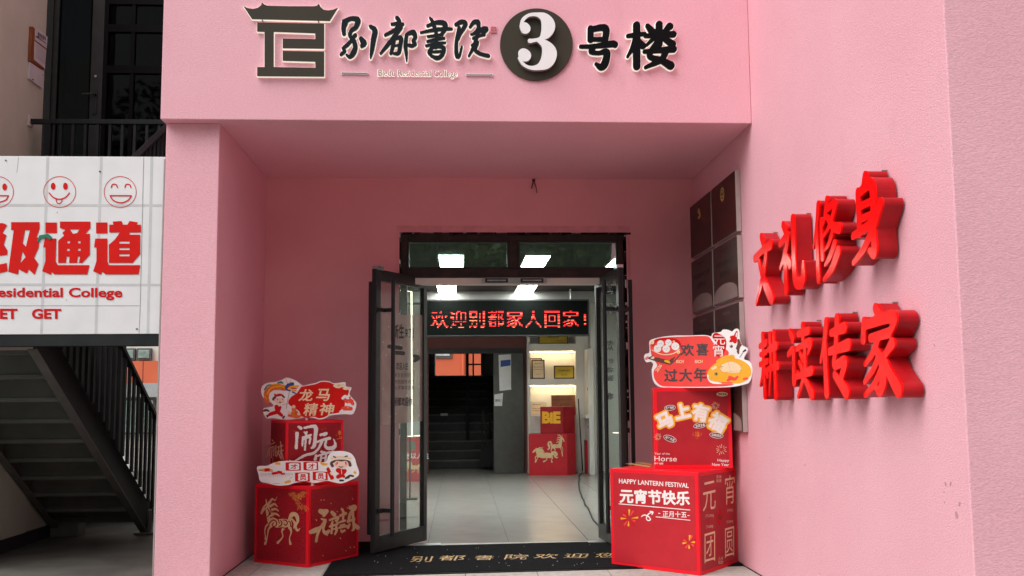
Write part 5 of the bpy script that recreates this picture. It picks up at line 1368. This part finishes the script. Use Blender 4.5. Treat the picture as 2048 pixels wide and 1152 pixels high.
framed('framed_certificate', 'pale unframed sheet at the left of the lower niche behind the small box', 1.31, 1.62, 1.047, 1.30, 18.20, 'cream_print', [(.4, .8, .5, .06, '感谢信'), (.4, .5, .6, .05, '别都书院'), (.4, .35, .6, .05, '全体同学')], 'framed certificates', frame_m='cream')
framed('notice_board_plate', 'orange brown board behind the small red box with faint lettering', 1.70, 2.145, 1.047, 1.42, 18.12, 'wood', [(.5, .78, .85, .09, '别都书院学生发展中心'), (.5, .55, .3, .08, '公告栏')], None, 'wood')

# interior boxes
t, pA, pB_, pT2 = None, None, None, None
t = thing('display_box', 'red box with two gold horses, lower of the pair in front of the hall shelving', 'display box', (1.55, 17.5, 0), 'red boxes inside the hall')
m = MB(); m.add([(1.225, 17.5, 0), (1.905, 17.45, 0), (2.085, 17.65, 0), (2.05, 18.0, 0), (1.30, 17.99, 0), (1.225, 17.5, .73), (1.905, 17.45, .73), (2.085, 17.65, .73), (2.05, 18.0, .73), (1.30, 17.99, .73)],
             [(0, 1, 6, 5), (1, 2, 7, 6), (2, 3, 8, 7), (3, 4, 9, 8), (4, 0, 5, 9), (5, 6, 7, 8, 9), (4, 3, 2, 1, 0)]); m.build('carton', 'red_print', t)
pI = Plane((1.225, 17.498, 0), V((-0.05, -0.68, 0)))
drawing(t, HORSE, pI, 1062, 893, 1117, 928, 'gold_pale', 'horse_print', 0.002, N=110)
drawing(t, HORSE, pI, 1094, 866, 1131, 918, 'gold_pale', 'horse_print', 0.002, N=110, mirror=True)
t = thing('display_box', 'small red box with yellow green letters, on top of the horse box in the hall', 'display box', (1.7, 17.55, 0.731), 'red boxes inside the hall')
m = MB(); m.add([(1.44, 17.53, .731), (1.845, 17.50, .731), (2.075, 17.66, .731), (2.04, 17.98, .731), (1.50, 17.97, .731), (1.44, 17.53, 1.21), (1.845, 17.50, 1.21), (2.075, 17.66, 1.21), (2.04, 17.98, 1.21), (1.50, 17.97, 1.21)],
             [(0, 1, 6, 5), (1, 2, 7, 6), (2, 3, 8, 7), (3, 4, 9, 8), (4, 0, 5, 9), (5, 6, 7, 8, 9), (4, 3, 2, 1, 0)]); m.build('carton', 'maroon2', t)
pI = Plane((1.44, 17.528, 0), V((-0.03, -0.405, 0)))
m = MB(); words_px(m, 'BiE', pI, 1084, 823, 1121, 847, 0.06, t0=0.002); m.build('letters', 'yellow', t)
# another red box and ring lamp, seen through the left leaf
t = thing('display_box', 'red box with green and white writing seen through the glass of the left door leaf', 'display box', (-1.1, 16.6, 0), 'red boxes inside the hall')
pI = plane_y(16.5)
a, b = pI.at(806, 875), pI.at(850, 950)
m = MB(); m.box(a.x - 0.3, b.x, 16.5, 17.0, 0.0, a.z); m.build('carton', 'red_print', t, bevel=0.004)
pI = plane_y(16.498)
m = MB(); em_px(m, '骏', pI, 814, 881, 832, 902, 0.02, t0=0.002); m.build('green_writing', 'green_tape', t)
m = MB(); em_px(m, '迷以人往', pI, 808, 905, 858, 918, 0.01, t0=0.002); m.build('white_writing', 'white_print', t)
drawing(t, HORSE, pI, 806, 921, 846, 948, 'gold_pale', 'horse_print', 0.002, N=90)
t = thing('ring_lamp', 'tall thin rectangular light frame glowing behind the left door glass', 'lamp', (-0.7, 13.6, 0.0))
pI = plane_y(13.6)
c = [pI.at(782, 579), pI.at(823, 583), pI.at(824, 872), pI.at(846, 871)]
m = MB(); m.tube([c[0], c[1], c[2], c[3]], 0.009, 8); m.build('tube', 'ring', t)
c = [pI.at(812, 586), pI.at(812, 872), pI.at(824, 873)]
m = MB(); m.tube(c, 0.006, 8); m.build('inner_tube', 'ring', t)
m = MB(); m.tube([c[2], c[2] + V((0, 0, -1.05 + (1.35 - c[2].z) * 0))], 0.01, 6)
a = pI.at(820, 873)
m = MB(); m.tube([a, V((a.x, a.y, 0.0))], 0.012, 8); m.box(a.x - .1, a.x + .1, a.y - .1, a.y + .1, 0, 0.02); m.build('stand', 'frame', t)

# hall back door, lobby, stairs, window to the orange building
t = thing('hall_back_door', 'grey steel door leaf standing open at the back of the hall with notices on it', 'door leaf', (1.18, 18.15, 0))
m = MB(); m.obox((1.172, 18.14, 0.01), V((-0.56, -0.20, 0)), V((0.012, -0.035, 0)), V((0, 0, 2.19))); m.build('leaf', 'grey_door', t, bevel=0.003)
nd = V((0.2, -0.56, 0)).normalized(); plD = Plane(V((1.172, 18.14, 0)) + V((0.012, -0.035, 0)) + nd * 0.002, nd)
m = MB(); on_px(m, [[(997, 710), (1022, 708.5), (1022, 777), (1023, 779), (999, 782)]], plD, None, .002); nt_ = m.build('notice', 'paper', t)
m = MB(); on_px(m, [[(1001, 721), (1021, 719), (1021, 731), (1001, 734)]], plD, None, .003); m.build('notice_heading', 'blue', t)
m = MB()
for k in range(9):
    y = 738 + k * 4.4; on_px(m, [[(1002, y), (1020, y - .6), (1020, y + .8), (1002, y + 1.4)]], plD, None, .003)
m.build('notice_lines', 'board_line', t)
m = MB(); on_px(m, [[(988.5, 789), (1006, 786), (1004, 812), (988.5, 812)]], plD, None, .002); m.build('notice', 'paper', t)
m = MB(); em_px(m, '请随手关门', plD, 990, 798, 1003, 804, 0.02, t0=.003, N=40); m.build('notice_writing', 'ink', t)

lob = thing('rear_stairwell', 'dark rear stairwell seen through the back doorway of the hall', 'stairwell', (0, 20, 0))
m = MB(); m.box(-1.5, -1.4, 18.41, 24.0, 0, 3.4); m.build('left_wall', 'dark_wall', lob)
m = MB(); m.box(0.86, 1.6, 18.41, 24.0, 0, 3.4); m.build('right_wall', 'blue_wall', lob)
m = MB(); m.box(-1.5, 1.6, 18.41, 24.0, 3.401, 3.5); m.build('ceiling', 'dark_wall', lob)
zs = 1.35 - 0 + (803 - 758) / 1950 * 24
m = MB(); m.box(-1.4, 0.86, 24.01, 24.1, 0, zs); m.box(-1.4, -0.62, 23.9, 24.0, zs, 3.4); m.box(-0.62, 0.52, 23.9, 24.0, 2.66, 3.4); m.box(0.52, 0.86, 23.9, 24.0, zs, 3.4); m.build('end_wall', 'grey_wall', lob)
for k in range(11):
    m = MB(); z = (k + 1) * zs / 11.0; y = 19.45 + k * 0.36
    m.box(-1.4, 0.859, y, y + 0.42 if k < 10 else 24.0, z - zs / 11.0 + 0.001, z); m.build('step', 'dark_stone', lob)
    m = MB(); m.box(-1.4, 0.62, y - 0.012, y + 0.03, z - 0.03, z + 0.004); m.build('nosing', 'concrete', lob)
m = MB(); m.tube([(0.16, 20.4, 0), (0.16, 20.4, 2.9)], 0.03, 8); m.tube([(0.3, 20.4, 1.2), (0.62, 20.4, 1.0), (0.62, 20.4, 0.1)], 0.02, 8); m.build('handrail', 'frame', lob)
m = MB(); m.tube([(0.33, 23.8, zs), (0.33, 23.8, 2.66)], 0.02, 6); m.tube([(0.18, 23.8, zs + .3), (0.52, 23.8, zs + .3)], 0.02, 6); m.build('window_bar', 'frame', lob)
m = MB(); m.tube([(-0.61, 23.85, zs), (-0.61, 23.85, 2.66)], 0.03, 6); m.tube([(-0.62, 23.85, zs + .02), (0.55, 23.85, zs + .02)], 0.022, 6); m.build('sill_rail', 'steel', lob)
m = MB(); m.box(-0.40, -0.25, 20.52, 20.535, 1.02, 1.07); m.build('step_label', 'paper', lob)

t = thing('hand_truck', 'dark hand truck with a black wheel beside the stair foot at the back', 'hand truck', (0.55, 18.9, 0))
m = MB(); cx = plane_y(18.9).at(978, 913)
m.tube([(cx.x, 18.88, cx.z), (cx.x, 18.95, cx.z)], 0.19, 20); m.build('wheel', 'rubber', t)
m = MB(); m.tube([(cx.x, 18.98, cx.z), (cx.x - .1, 18.98, 1.15)], 0.014, 8); m.tube([(cx.x - .12, 18.98, 0.02), (cx.x - .12, 18.98, 1.1)], 0.012, 8); m.tube([(cx.x, 18.96, cx.z - .02), (cx.x, 18.96, 0.0)], 0.02, 6); m.build('frame', 'frame', t)

# extension cable over the floor
pzf = plane_z(0.008)
pts = [V((2.10, 17.3, 1.35)), V((2.11, 17.25, 1.0)), V((2.13, 17.2, 0.5)), V((2.14, 17.15, 0.1))]
for x, y in ((1165, 942), (1161, 950), (1157, 953), (1160, 958), (1157, 963), (1158, 970), (1160, 983), (1164, 991), (1163, 994), (1168, 1000), (1170, 1010), (1177, 1016), (1180, 1024), (1184, 1033), (1187, 1040), (1194, 1047), (1200, 1053), (1204, 1060), (1203, 1066), (1207, 1073), (1216, 1082)):
    pts.append(pzf.at(x, y))
m = MB(); m.tube([V(p) for p in pts], 0.011, 6)
solo(m.build('extension_cable', 'cable', smooth=True, loc=(1.8, 14, 0)), 'black cable hanging from the hall shelving and snaking across the tiled floor', 'cable')

# ================================================================== LEFT SIDE: STAIR, LANDING, BILLBOARD
lw = thing('beige_wall', 'weathered beige side wall at the left edge of the picture', 'wall', (-4.2, 9.5, 0))
m = MB(); m.box(-4.45, -4.15, 8.2, 9.735, -0.02, 6.6); m.build('wall_face', 'beige', lw, bevel=0.004)
m = MB(); m.box(-4.45, -4.17, 9.736, 11.6, -0.02, 1.2); m.build('rear_wall_face', 'beige', lw)
m = MB(); m.box(-4.45, -4.17, 9.736, 11.6, 1.201, 2.8); m.build('painted_shade_panel', 'dark_wall', lw)  # upper beige wall made near black: its shade is put into the colour
m = MB(); m.box(-4.149, -4.138, 8.2, 9.735, -0.004, 0.12); m.box(-4.169, -4.158, 9.736, 11.6, -0.004, 0.12); m.build('skirting', 'ink', lw)
px_ = plane_x(-4.149, 1)
t = thing('wall_notice_frame', 'orange edged holder with an arrow sign and two sheets on the beige wall by the glass door', 'notice frame', px_.at(75, 175), None)
m = MB(); on_px(m, [[(58, 53), (87.5, 74), (84, 140), (55, 122)]], px_, None, 0.002, 0.03); m.build('holder', 'wood', t)
m = MB(); on_px(m, [[(63, 56), (72, 58.5), (88, 74), (86.5, 97), (63, 79.5)]], px_, None, 0.0315, 0.034); m.build('arrow_sign', 'paper', t)
m = MB(); on_px(m, [[(62, 82), (85.5, 100), (83, 137), (61, 119)]], px_, None, 0.0315, 0.034); m.build('sheet', 'paper', t)
m = MB(); em_px(m, '第宏社研学', px_, 68, 63, 85, 74, 0.02, t0=0.035, skew=10); strokes_px(m, [[(65, 73, .9), (85, 87, .6)], [(65, 73, 1.2), (70, 74, 1)]], px_, 0.035, N=70)
for k in range(6): on_px(m, [[(65, 88 + k * 5), (83, 102 + k * 5), (83, 102.7 + k * 5), (65, 88.7 + k * 5)]], px_, None, 0.035)
m.build('writing', 'charcoal', t)
t = thing('wall_notice_holder', 'white sheet holder mounted just below the orange edged notices on the beige wall', 'notice frame', px_.at(70, 178), None)
m = MB(); on_px(m, [[(56, 124), (83.5, 143), (81, 177), (54, 157)]], px_, None, 0.002, 0.02); m.build('sheet', 'paper', t)
m = MB(); on_px(m, [[(60, 157), (62, 157.5), (64, 161), (60, 160)]], px_, None, 0.021); on_px(m, [ell(81, 150, .8, 1.2, 8)], px_, None, 0.021); m.build('tear_mark', 'charcoal', t)

# upper landing door wall
ud = thing('upper_glass_door', 'black framed glass door with a lever handle on the upper landing', 'door', (-3.95, 9.9, 3.3))
yd_ = 9.9; ZF = 3.32; ZT = 7.0
def bx(par, nm, mt_, x0, x1, za, zb, ya=yd_, yb=None, bev=0.0):
    m = MB(); m.box(x0, x1, ya, yb if yb else ya + 0.06, za, zb); return m.build(nm, mt_, par, bevel=bev)
bx(ud, 'frame_post', 'frame', -4.226, -4.155, ZF, ZT, bev=.003); bx(ud, 'stile', 'frame', -4.150, -4.10, ZF, ZT, yd_ + .01)
bx(ud, 'bottom_rail', 'frame', -4.0995, -3.7605, ZF, ZF + .12, yd_ + .01); bx(ud, 'stile', 'frame', -3.76, -3.64, ZF, ZT, bev=.003)
bx(ud, 'pane', 'dark_glass', -4.0995, -3.7605, ZF + .121, ZT, yd_ + .03, yd_ + .036)
m = MB(); hp = plane_y(yd_).at(192, 190); m.obox(hp + V((-.035, -.012, -.2)), V((.05, 0, 0)), V((0, .012, 0)), V((0, 0, .25))); m.tube([hp + V((0, -.01, 0)), hp + V((0, -.05, 0)), hp + V((-.12, -.05, -.01))], 0.011, 8); m.build('lever_handle', 'handle', ud)
m = MB(); hk = plane_y(yd_).at(192, 153); m.tube([hk + V((0, 0, 0)), hk + V((0, -.015, 0))], 0.012, 10); m.build('lock_cylinder', 'steel', ud)
uw = thing('upper_window', 'black framed landing window with small panes at the right of the glass door', 'window', (-3.3, 9.95, 3.3))
bx(uw, 'frame_post', 'mat_edge', -3.635, -3.60, ZF, ZT); bx(uw, 'frame_post', 'mat_edge', -3.05, -2.95, ZF, ZT)
zr = plane_y(9.95).at(290, 60).z; zr2 = plane_y(9.95).at(290, 142).z; zr0 = plane_y(9.95).at(290, 5).z
for z in (zr, zr2, zr0): bx(uw, 'rail', 'mat_edge', -3.5995, -3.0505, z - .04, z + .04)
bx(uw, 'frame_post', 'mat_edge', -3.37, -3.33, ZF, zr0 - .041, yd_ + .005)
bx(uw, 'pane', 'dark_glass', -3.5995, -3.0505, ZF, ZT, yd_ + .03, yd_ + .036)
bw = thing('landing_back_wall', 'dark wall and floor slab behind the landing glazing', 'wall', (-3.5, 11, 2.9))
m = MB(); m.box(-4.5, -2.25, 11.8, 11.9, 3.0, 7.5); m.box(-2.95, -2.25, 9.9, 9.96, 3.0, 7.5); m.build('wall', 'dark_wall', bw)
m = MB(); m.box(-4.15, -2.26, 9.3, 11.8, 3.0, 3.25); m.build('slab', 'stair_steel', bw)
m = MB(); m.box(-3.22, -3.06, 11.0, 11.02, plane_y(11).at(290, 50).z, plane_y(11).at(290, 16).z); m.box(-3.22, -3.06, 11.0, 11.02, 4.6, 5.0); m.build('painted_reflection', 'cream', bw)  # pale rectangles imitate reflections in the landing window

# upper railing
rl = thing('upper_railing', 'black steel railing with upright bars in front of the landing door', 'railing', (-3.5, 9.45, 3.3))
pr2 = plane_y(9.45)
za = pr2.at(200, 240).z
m = MB(); m.box(-4.13, -2.86, 9.42, 9.47, za - 0.045, za); m.build('top_rail', 'black_steel', rl, bevel=.003)
m = MB(); m.box(-4.148, -4.1305, 9.40, 9.49, za - 0.07, za + 0.03); m.build('wall_bracket', 'cream', rl)
x = pr2.at(96, 280).x
m = MB(); m.box(x - .03, x + .03, 9.42, 9.48, 3.25, za - .046); m.build('post', 'black_steel', rl, bevel=.003)
for k in range(9):
    xx = pr2.at(122 + 24.6 * k, 280).x
    m = MB(); m.box(xx - .013, xx + .013, 9.43, 9.46, 3.25, za - .046); m.build('bar', 'black_steel', rl)
m = MB(); m.box(-4.1, -2.87, 9.425, 9.465, 3.251, 3.29); m.build('bottom_rail', 'black_steel', rl)

# second flight: steps up from the half landing behind the billboard; its sloping rail shows at the right
f2 = thing('upper_stair_flight', 'steel stair flight with a sloping black rail rising behind the billboard', 'stair', (-2.8, 8.5, 2.0))
pa, pb2 = plane_y(8.6).at(262, 312), plane_y(8.9).at(333, 244)
dv = (pb2 - pa)
m = MB(); m.obox(pa - dv * .6, dv * 2.0, V((0, 0.05, 0)), V((0.02, 0, -0.055))); m.build('hand_rail', 'black_steel', f2, bevel=.003)
for k in range(9):
    q = pa + dv * (0.12 * k); m = MB(); m.box(q.x, q.x + .022, q.y + .01, q.y + .035, q.z - 1.0, q.z - .03); m.build('bar', 'black_steel', f2)
for k in range(7):
    z = 1.96 + 0.18 * (k + 1); x = -3.1 + 0.13 * k
    m = MB(); m.box(x, x + 0.15, 8.6, 9.25, z - .17, z); m.build('step', 'stair_steel', f2)

# billboard
bb = thing('billboard', 'white printed board with red smiling faces and large red characters fixed across the half landing', 'billboard', (-3.3, 7.5, 1.86))
pbb = plane_y(7.5)
zt, zb_ = pbb.at(200, 313).z, pbb.at(200, 668).z
m = MB(); m.box(-4.148, -2.262, 7.5, 7.53, zb_, zt); m.build('panel', 'board', bb, bevel=.002)
def rect(mb, x0, y0, x1, y1, t0): on_px(mb, [[(x0, y0), (x1, y0), (x1, y1), (x0, y1)]], pbb, None, t0)
m = MB()
for a, b in (((96, 314), (83, 667)), ((203, 314), (192, 667)), ((304, 314), (296, 667))): on_px(m, [[(a[0] - 3, a[1]), (a[0] + 2.5, a[1]), (b[0] + 2.5, b[1]), (b[0] - 3, b[1])]], pbb, None, 0.0008)
for y in (410, 569): on_px(m, [[(-6, y - 2.2), (324, y - 1.4), (324, y + 3), (-6, y + 2.6)]], pbb, None, 0.0012)
m.build('grid_print', 'board_line', bb)
m = MB(); on_px(m, [[(287, 314), (288, 314), (281, 610), (278.5, 667), (277.7, 667), (280, 610)]], pbb, None, 0.0018); on_px(m, [[(-6, 611), (279, 611), (279, 611.7), (-6, 611.8)]], pbb, None, 0.0022)
on_px(m, [[(37, 314), (37.6, 314), (34, 345), (33.4, 345)]], pbb, None, 0.0018); m.build('sheet_seam', 'board_seam', bb)
m = MB(); R_ = []
for cx in (-5, 119.5, 240.5):
    R_ += [ell(cx, 384, 32.6, 31.6, 56), ell(cx, 384, 31.4, 30.4, 56)]
on_px(m, R_, pbb, None, 0.0026)
m.build('face_outline', 'red_vinyl', bb)
m = MB()
for cx, cy in ((9.5, 374), (106.5, 372.5), (131, 372.5)): on_px(m, [ell(cx, cy, 4.6, 7)], pbb, None, 0.0030)
strokes_px(m, [[(98.5, 386, 1.2), (107, 395, 1.2), (119, 398.5, 1.2), (131, 395, 1.2), (139, 386, 1.2)], [(112.5, 398, .9), (113.5, 404, .9), (118, 407.5, .9), (123, 404, .9), (124.5, 398, .9)]], pbb, 0.0030)
strokes_px(m, [[(222.5, 375, 1.1), (225, 369.5, 1.1), (229, 368.5, 1.1), (233, 370, 1.1), (235, 375, 1.1)]], pbb, 0.0030); strokes_px(m, [[(250, 375, 1.1), (252, 369.5, 1.1), (256, 368.5, 1.1), (260, 370, 1.1), (262, 375, 1.1)]], pbb, 0.0030)
strokes_px(m, [[(220.5, 391.5, 1.2), (263, 391.5, 1.2)], [(220.5, 392, 1.2), (226, 400, 1.2), (236, 405, 1.2), (247, 405, 1.2), (257, 400, 1.2), (263, 392, 1.2)]], pbb, 0.0030)
strokes_px(m, [[(-4, 391.5, 1.2), (17, 391.5, 1.2)], [(-4, 405, 1.2), (5, 403, 1.2), (13, 399, 1.2), (17, 392, 1.2)]], pbb, 0.0030)
m.build('face_feature', 'red_vinyl', bb)
def ZP(P): return np.array([(p[0] / 2.744, 300 + p[1] / 2.744) for p in P])
def R4(x0, y0, x1, y1): return [(x0, y0), (x1, y0), (x1, y1), (x0, y1)]
BIG = [
 [[(-60,400),(20,402),(40,412),(14,455),(36,468),(22,520),(42,552),(40,575),(-60,590)],
  [(-60,640),(38,620),(42,665),(-60,692)],
  [(62,396),(218,396),(218,432),(201,480),(215,480),(214,532),(188,592),(212,625),(190,685),(158,655),(148,678),(104,655),(100,683),(46,668),(76,440),(62,440)],
  [(138,440),(165,440),(143,530),(125,512)], [(124,556),(141,588),(112,622)]],
 [R4(250,398,313,456),
  [(330,393),(497,393),(497,428),(470,460),(494,460),(494,575),(452,620),(320,620),(320,498),(352,470),(342,455),(360,440),(330,428)],
  [(383,436),(436,436),(424,456),(402,460)], R4(370,500,385,512), R4(428,500,443,512), R4(368,542,383,554), R4(428,542,443,554),
  [(366,585),(382,585),(380,619),(362,619)], [(427,585),(440,585),(434,619),(424,619)],
  [(247,486),(310,486),(306,610),(318,632),(492,632),(480,683),(300,683),(285,670),(280,685),(232,665),(250,610),(250,535),(238,535)]],
 [R4(528,398,590,458),
  [(600,410),(622,410),(620,393),(668,390),(676,410),(700,410),(712,390),(757,397),(752,410),(774,410),(774,453),(712,453),(712,465),(770,465),(770,572),(728,620),(598,620),(598,520),(630,492),(650,465),(657,453),(600,453)],
  R4(655,502,712,514), R4(655,538,712,549), R4(655,572,712,583),
  [(523,486),(590,486),(590,610),(598,632),(770,632),(762,683),(580,683),(562,668),(555,685),(512,665),(530,610),(530,535),(517,535)]]]
for P_ in BIG:
    m = MB(); on_px(m, [ZP(q) for q in P_], pbb, None, 0.0034); m.build('large_character', 'red_vinyl', bb)
m = MB(); words_px(m, 'Residential College', pbb, -24, 575, 245, 600, 0.028, 0.5, 0.0034); m.build('english_line', 'red_ink', bb)
m = MB(); words_px(m, 'ET', pbb, 0, 617.5, 35.5, 638, 0.035, 0, 0.0034); m.build('english_line', 'red_ink', bb); m = MB(); words_px(m, 'GET', pbb, 64, 617.5, 123, 638, 0.035, 0, 0.0034); m.build('english_line', 'red_ink', bb)
m = MB(); on_px(m, [[(75, 483), (80, 471), (97, 468), (104, 474), (101, 480), (94, 475.5), (83, 477), (78, 484)]], pbb, None, 0.004, 0.010); m.build('tape_scrap', 'green_tape', bb)
m = MB()
for x, y, r in ((274, 658, 1.6), (115, 425, .8), (200, 343, 1.4), (200.5, 344, 1.2), (12, 321, 1.5), (133, 600, .8)): on_px(m, [ell(x, y, r * 1.4, r, 8)], pbb, None, 0.005)
m.build('scuff', 'charcoal', bb, kind='stuff')

# half landing with edge beam
hl = thing('half_landing', 'black steel half landing deck and edge beam under the billboard', 'landing', (-3.2, 7.6, 1.8))
zbm = plane_y(7.54).at(300, 692).z
m = MB(); m.box(-4.148, -2.262, 7.505, 7.60, zbm, zb_ - .002); m.build('edge_beam', 'black_steel', hl, bevel=.003)
m = MB(); m.box(-4.148, -2.262, 7.601, 8.55, 1.90, 1.95); m.build('deck', 'stair_steel', hl)
m = MB(); m.obox((-4.10, 7.63, 1.815), V((0.75, 0.85, 0)), V((0.04, -0.03, 0)), V((0, 0, 0.08))); m.build('brace', 'stair_steel', hl)
m = MB(); m.obox((-3.45, 7.64, 1.815), V((0.9, 0.5, 0)), V((0.02, -0.04, 0)), V((0, 0, 0.08))); m.build('brace', 'stair_steel', hl)

# lower flight: descends away from the camera; its dark underside is what shows
st = thing('lower_stair_flight', 'dark steel staircase seen from underneath behind the pink pillar', 'stair', (-3.6, 10.3, 0))
SL = 1.80 / 2.9
def zline(y): return (10.40 - y) * SL + 0.02
X0, X1 = -4.12, -3.22
for k in range(15):
    y = 10.40 - 0.29 * (k * 0.667); 
nst = 10; run = 0.29; rise = run * SL
for k in range(nst - 1):
    yk = 10.28 - k * run; zk = 0.18 + k * rise
    m = MB(); m.box(X0, X1 - .012, yk - run, yk + 0.02, zk + rise * 0.0 + 0.10, zk + 0.135); s_ = m.build('tread', 'stair_steel', st)
    m = MB(); m.box(X0, X1 - .012, yk + 0.021, yk + 0.033, zk - rise + 0.135, zk + 0.135); m.build('riser', 'stair_steel', st)
def stringer(xa, xb, nm, mt_, lab=None):
    m = MB(); yA, yB_ = 10.46, 7.62
    zl = lambda y: (10.46 - y) * SL
    prof = [(yA, 0.0), (yB_, zl(yB_)), (yB_, zl(yB_) + 0.30), (10.46, 0.30)]
    m.add([(xa, p[0], p[1]) for p in prof] + [(xb, p[0], p[1]) for p in prof], [(0, 1, 2, 3), (7, 6, 5, 4), (0, 4, 5, 1), (1, 5, 6, 2), (2, 6, 7, 3), (3, 7, 4, 0)])
    return m.build(nm, mt_, st)
stringer(X1 - .01, X1, 'stringer', 'black_steel'); stringer(X0 - .012, X0 - .002, 'stringer', 'stair_steel')
for xa, xb in ((X1 - .07, X1 + .004), (X0 - .015, X0 + .055)):       # bottom flanges, paler than the treads
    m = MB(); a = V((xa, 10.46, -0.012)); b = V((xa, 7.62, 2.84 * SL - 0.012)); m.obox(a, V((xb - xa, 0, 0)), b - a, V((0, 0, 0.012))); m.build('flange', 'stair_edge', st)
for k in range(21):
    y = 10.42 - k * 0.135; zb0 = 0.32 + (10.42 - y) * SL
    m = MB(); m.box(X1 + .03, X1 + .055, y - .022, y + .022, zb0 - 0.06, max(min(zb0 + 0.86, 1.88), zb0 + 0.02)); m.build('baluster', 'black_steel', st)
pA_, pB2 = V((X1 + .02, 10.50, 0.32 - 0.08 * SL + 0.86)), V((X1 + .02, 8.6, 0.32 + 1.82 * SL + 0.86))
m = MB(); m.obox(pA_, pB2 - pA_, V((.05, 0, 0)), V((0, 0, .05))); m.build('hand_rail', 'black_steel', st, bevel=.003)
for q_ in ((X1 - .12, X1 + .08, 10.36, 10.56, 0, 0.02), (X1 - .06, X1 + .02, 10.40, 10.50, 0.0201, 0.24), (X0 - .03, X0 + .25, 10.30, 10.5, 0, 0.18), (X0 - .02, X0 + .32, 10.24, 10.5, 0.181, 0.20)):
    m = MB(); m.box(*q_); m.build('footing', 'stair_steel', st, bevel=.004)
rw = thing('rear_yard_wall', 'low dark wall closing the space behind the staircase', 'wall', (-5, 11.6, 0))
m = MB(); m.box(-6.5, -3.95, 11.61, 11.8, -0.02, 3.2); m.build('wall_face', 'dark_wall', rw)
m = MB(); m.box(-3.94, -2.26, 11.65, 11.75, -0.02, 0.22); m.build('kerb', 'concrete', rw)

# ================================================================== ORANGE BUILDING BEYOND
ob = thing('orange_building', 'orange and grey building with curtained windows behind the entrance block', 'building', (-4, 30, 0))
yo = 30.0; po = plane_y(yo)
zA, zB, zC, zD = po.at(300, 722).z, po.at(300, 766).z, po.at(300, 794).z, po.at(300, 696).z
m = MB(); m.box(-16, -4.2, yo, yo + 6, zB, zA); m.build('orange_band', 'orange_wall', ob)
m = MB(); m.box(-16, -4.2, yo, yo + 6, zC, zB - .001); m.build('grey_band', 'grey_wall', ob)
m = MB(); m.box(-16, -4.2, yo + .25, yo + 6, zA + .001, 12); m.box(-16, -4.2, yo + .25, yo + 6, -0.03, zC - .001); m.build('recessed_wall', 'cream', ob)
m = MB(); m.box(-4.199, 6, yo, yo + 6, -0.03, 12); m.build('orange_wing', 'orange_wall', ob)
for (xa, xb, za_, zb2) in ((po.at(262, 0).x, po.at(289, 0).x, zA + .05, zD), (po.at(289, 0).x + .06, po.at(320, 0).x, zA + .05, zD), (po.at(303, 0).x, po.at(330, 0).x, 0.4, zC - .05), (po.at(262, 0).x, po.at(301, 0).x, 0.4, zC - .05)):
    m = MB(); m.box(xa, xb, yo + .12, yo + .24, za_, zb2); f_ = m.build('window', 'win_frame', ob)
    m = MB(); m.box(xa + .05, xb - .05, yo + .10, yo + .119, za_ + .05, zb2 - .05); m.build('curtain', 'curtain', f_)
    m = MB(); m.box(xa + .05, xb - .05, yo + .07, yo + .075, za_ + .05, zb2 - .05); m.build('pane', 'glass', f_)
xs_ = po.at(286, 740).x
m = MB(); m.box(xs_ - .01, xs_ + .01, yo - .004, yo - .0005, zB, zA); m.build('render_joint', 'anchor', ob)
q = po.at(927, 730)
m = MB(); m.tube([(q.x, yo - .06, 0), (q.x, yo - .06, 6)], 0.05, 10); m.build('drain_pipe', 'orange_wall', ob)
m = MB(); m.box(q.x - .09, q.x + .09, yo - .12, yo - .001, q.z - .7, q.z - .64); m.build('pipe_clip', 'orange_wall', ob)
q = po.at(888, 709)
m = MB(); m.box(q.x - .35, q.x + .25, yo - .03, yo - .001, q.z - .12, q.z + 1.2); f_ = m.build('window', 'win_frame', ob)
m = MB(); m.box(q.x - .30, q.x + .17, yo - .04, yo - .031, q.z - .04, q.z + 1.15); m.build('curtain', 'curtain', f_)
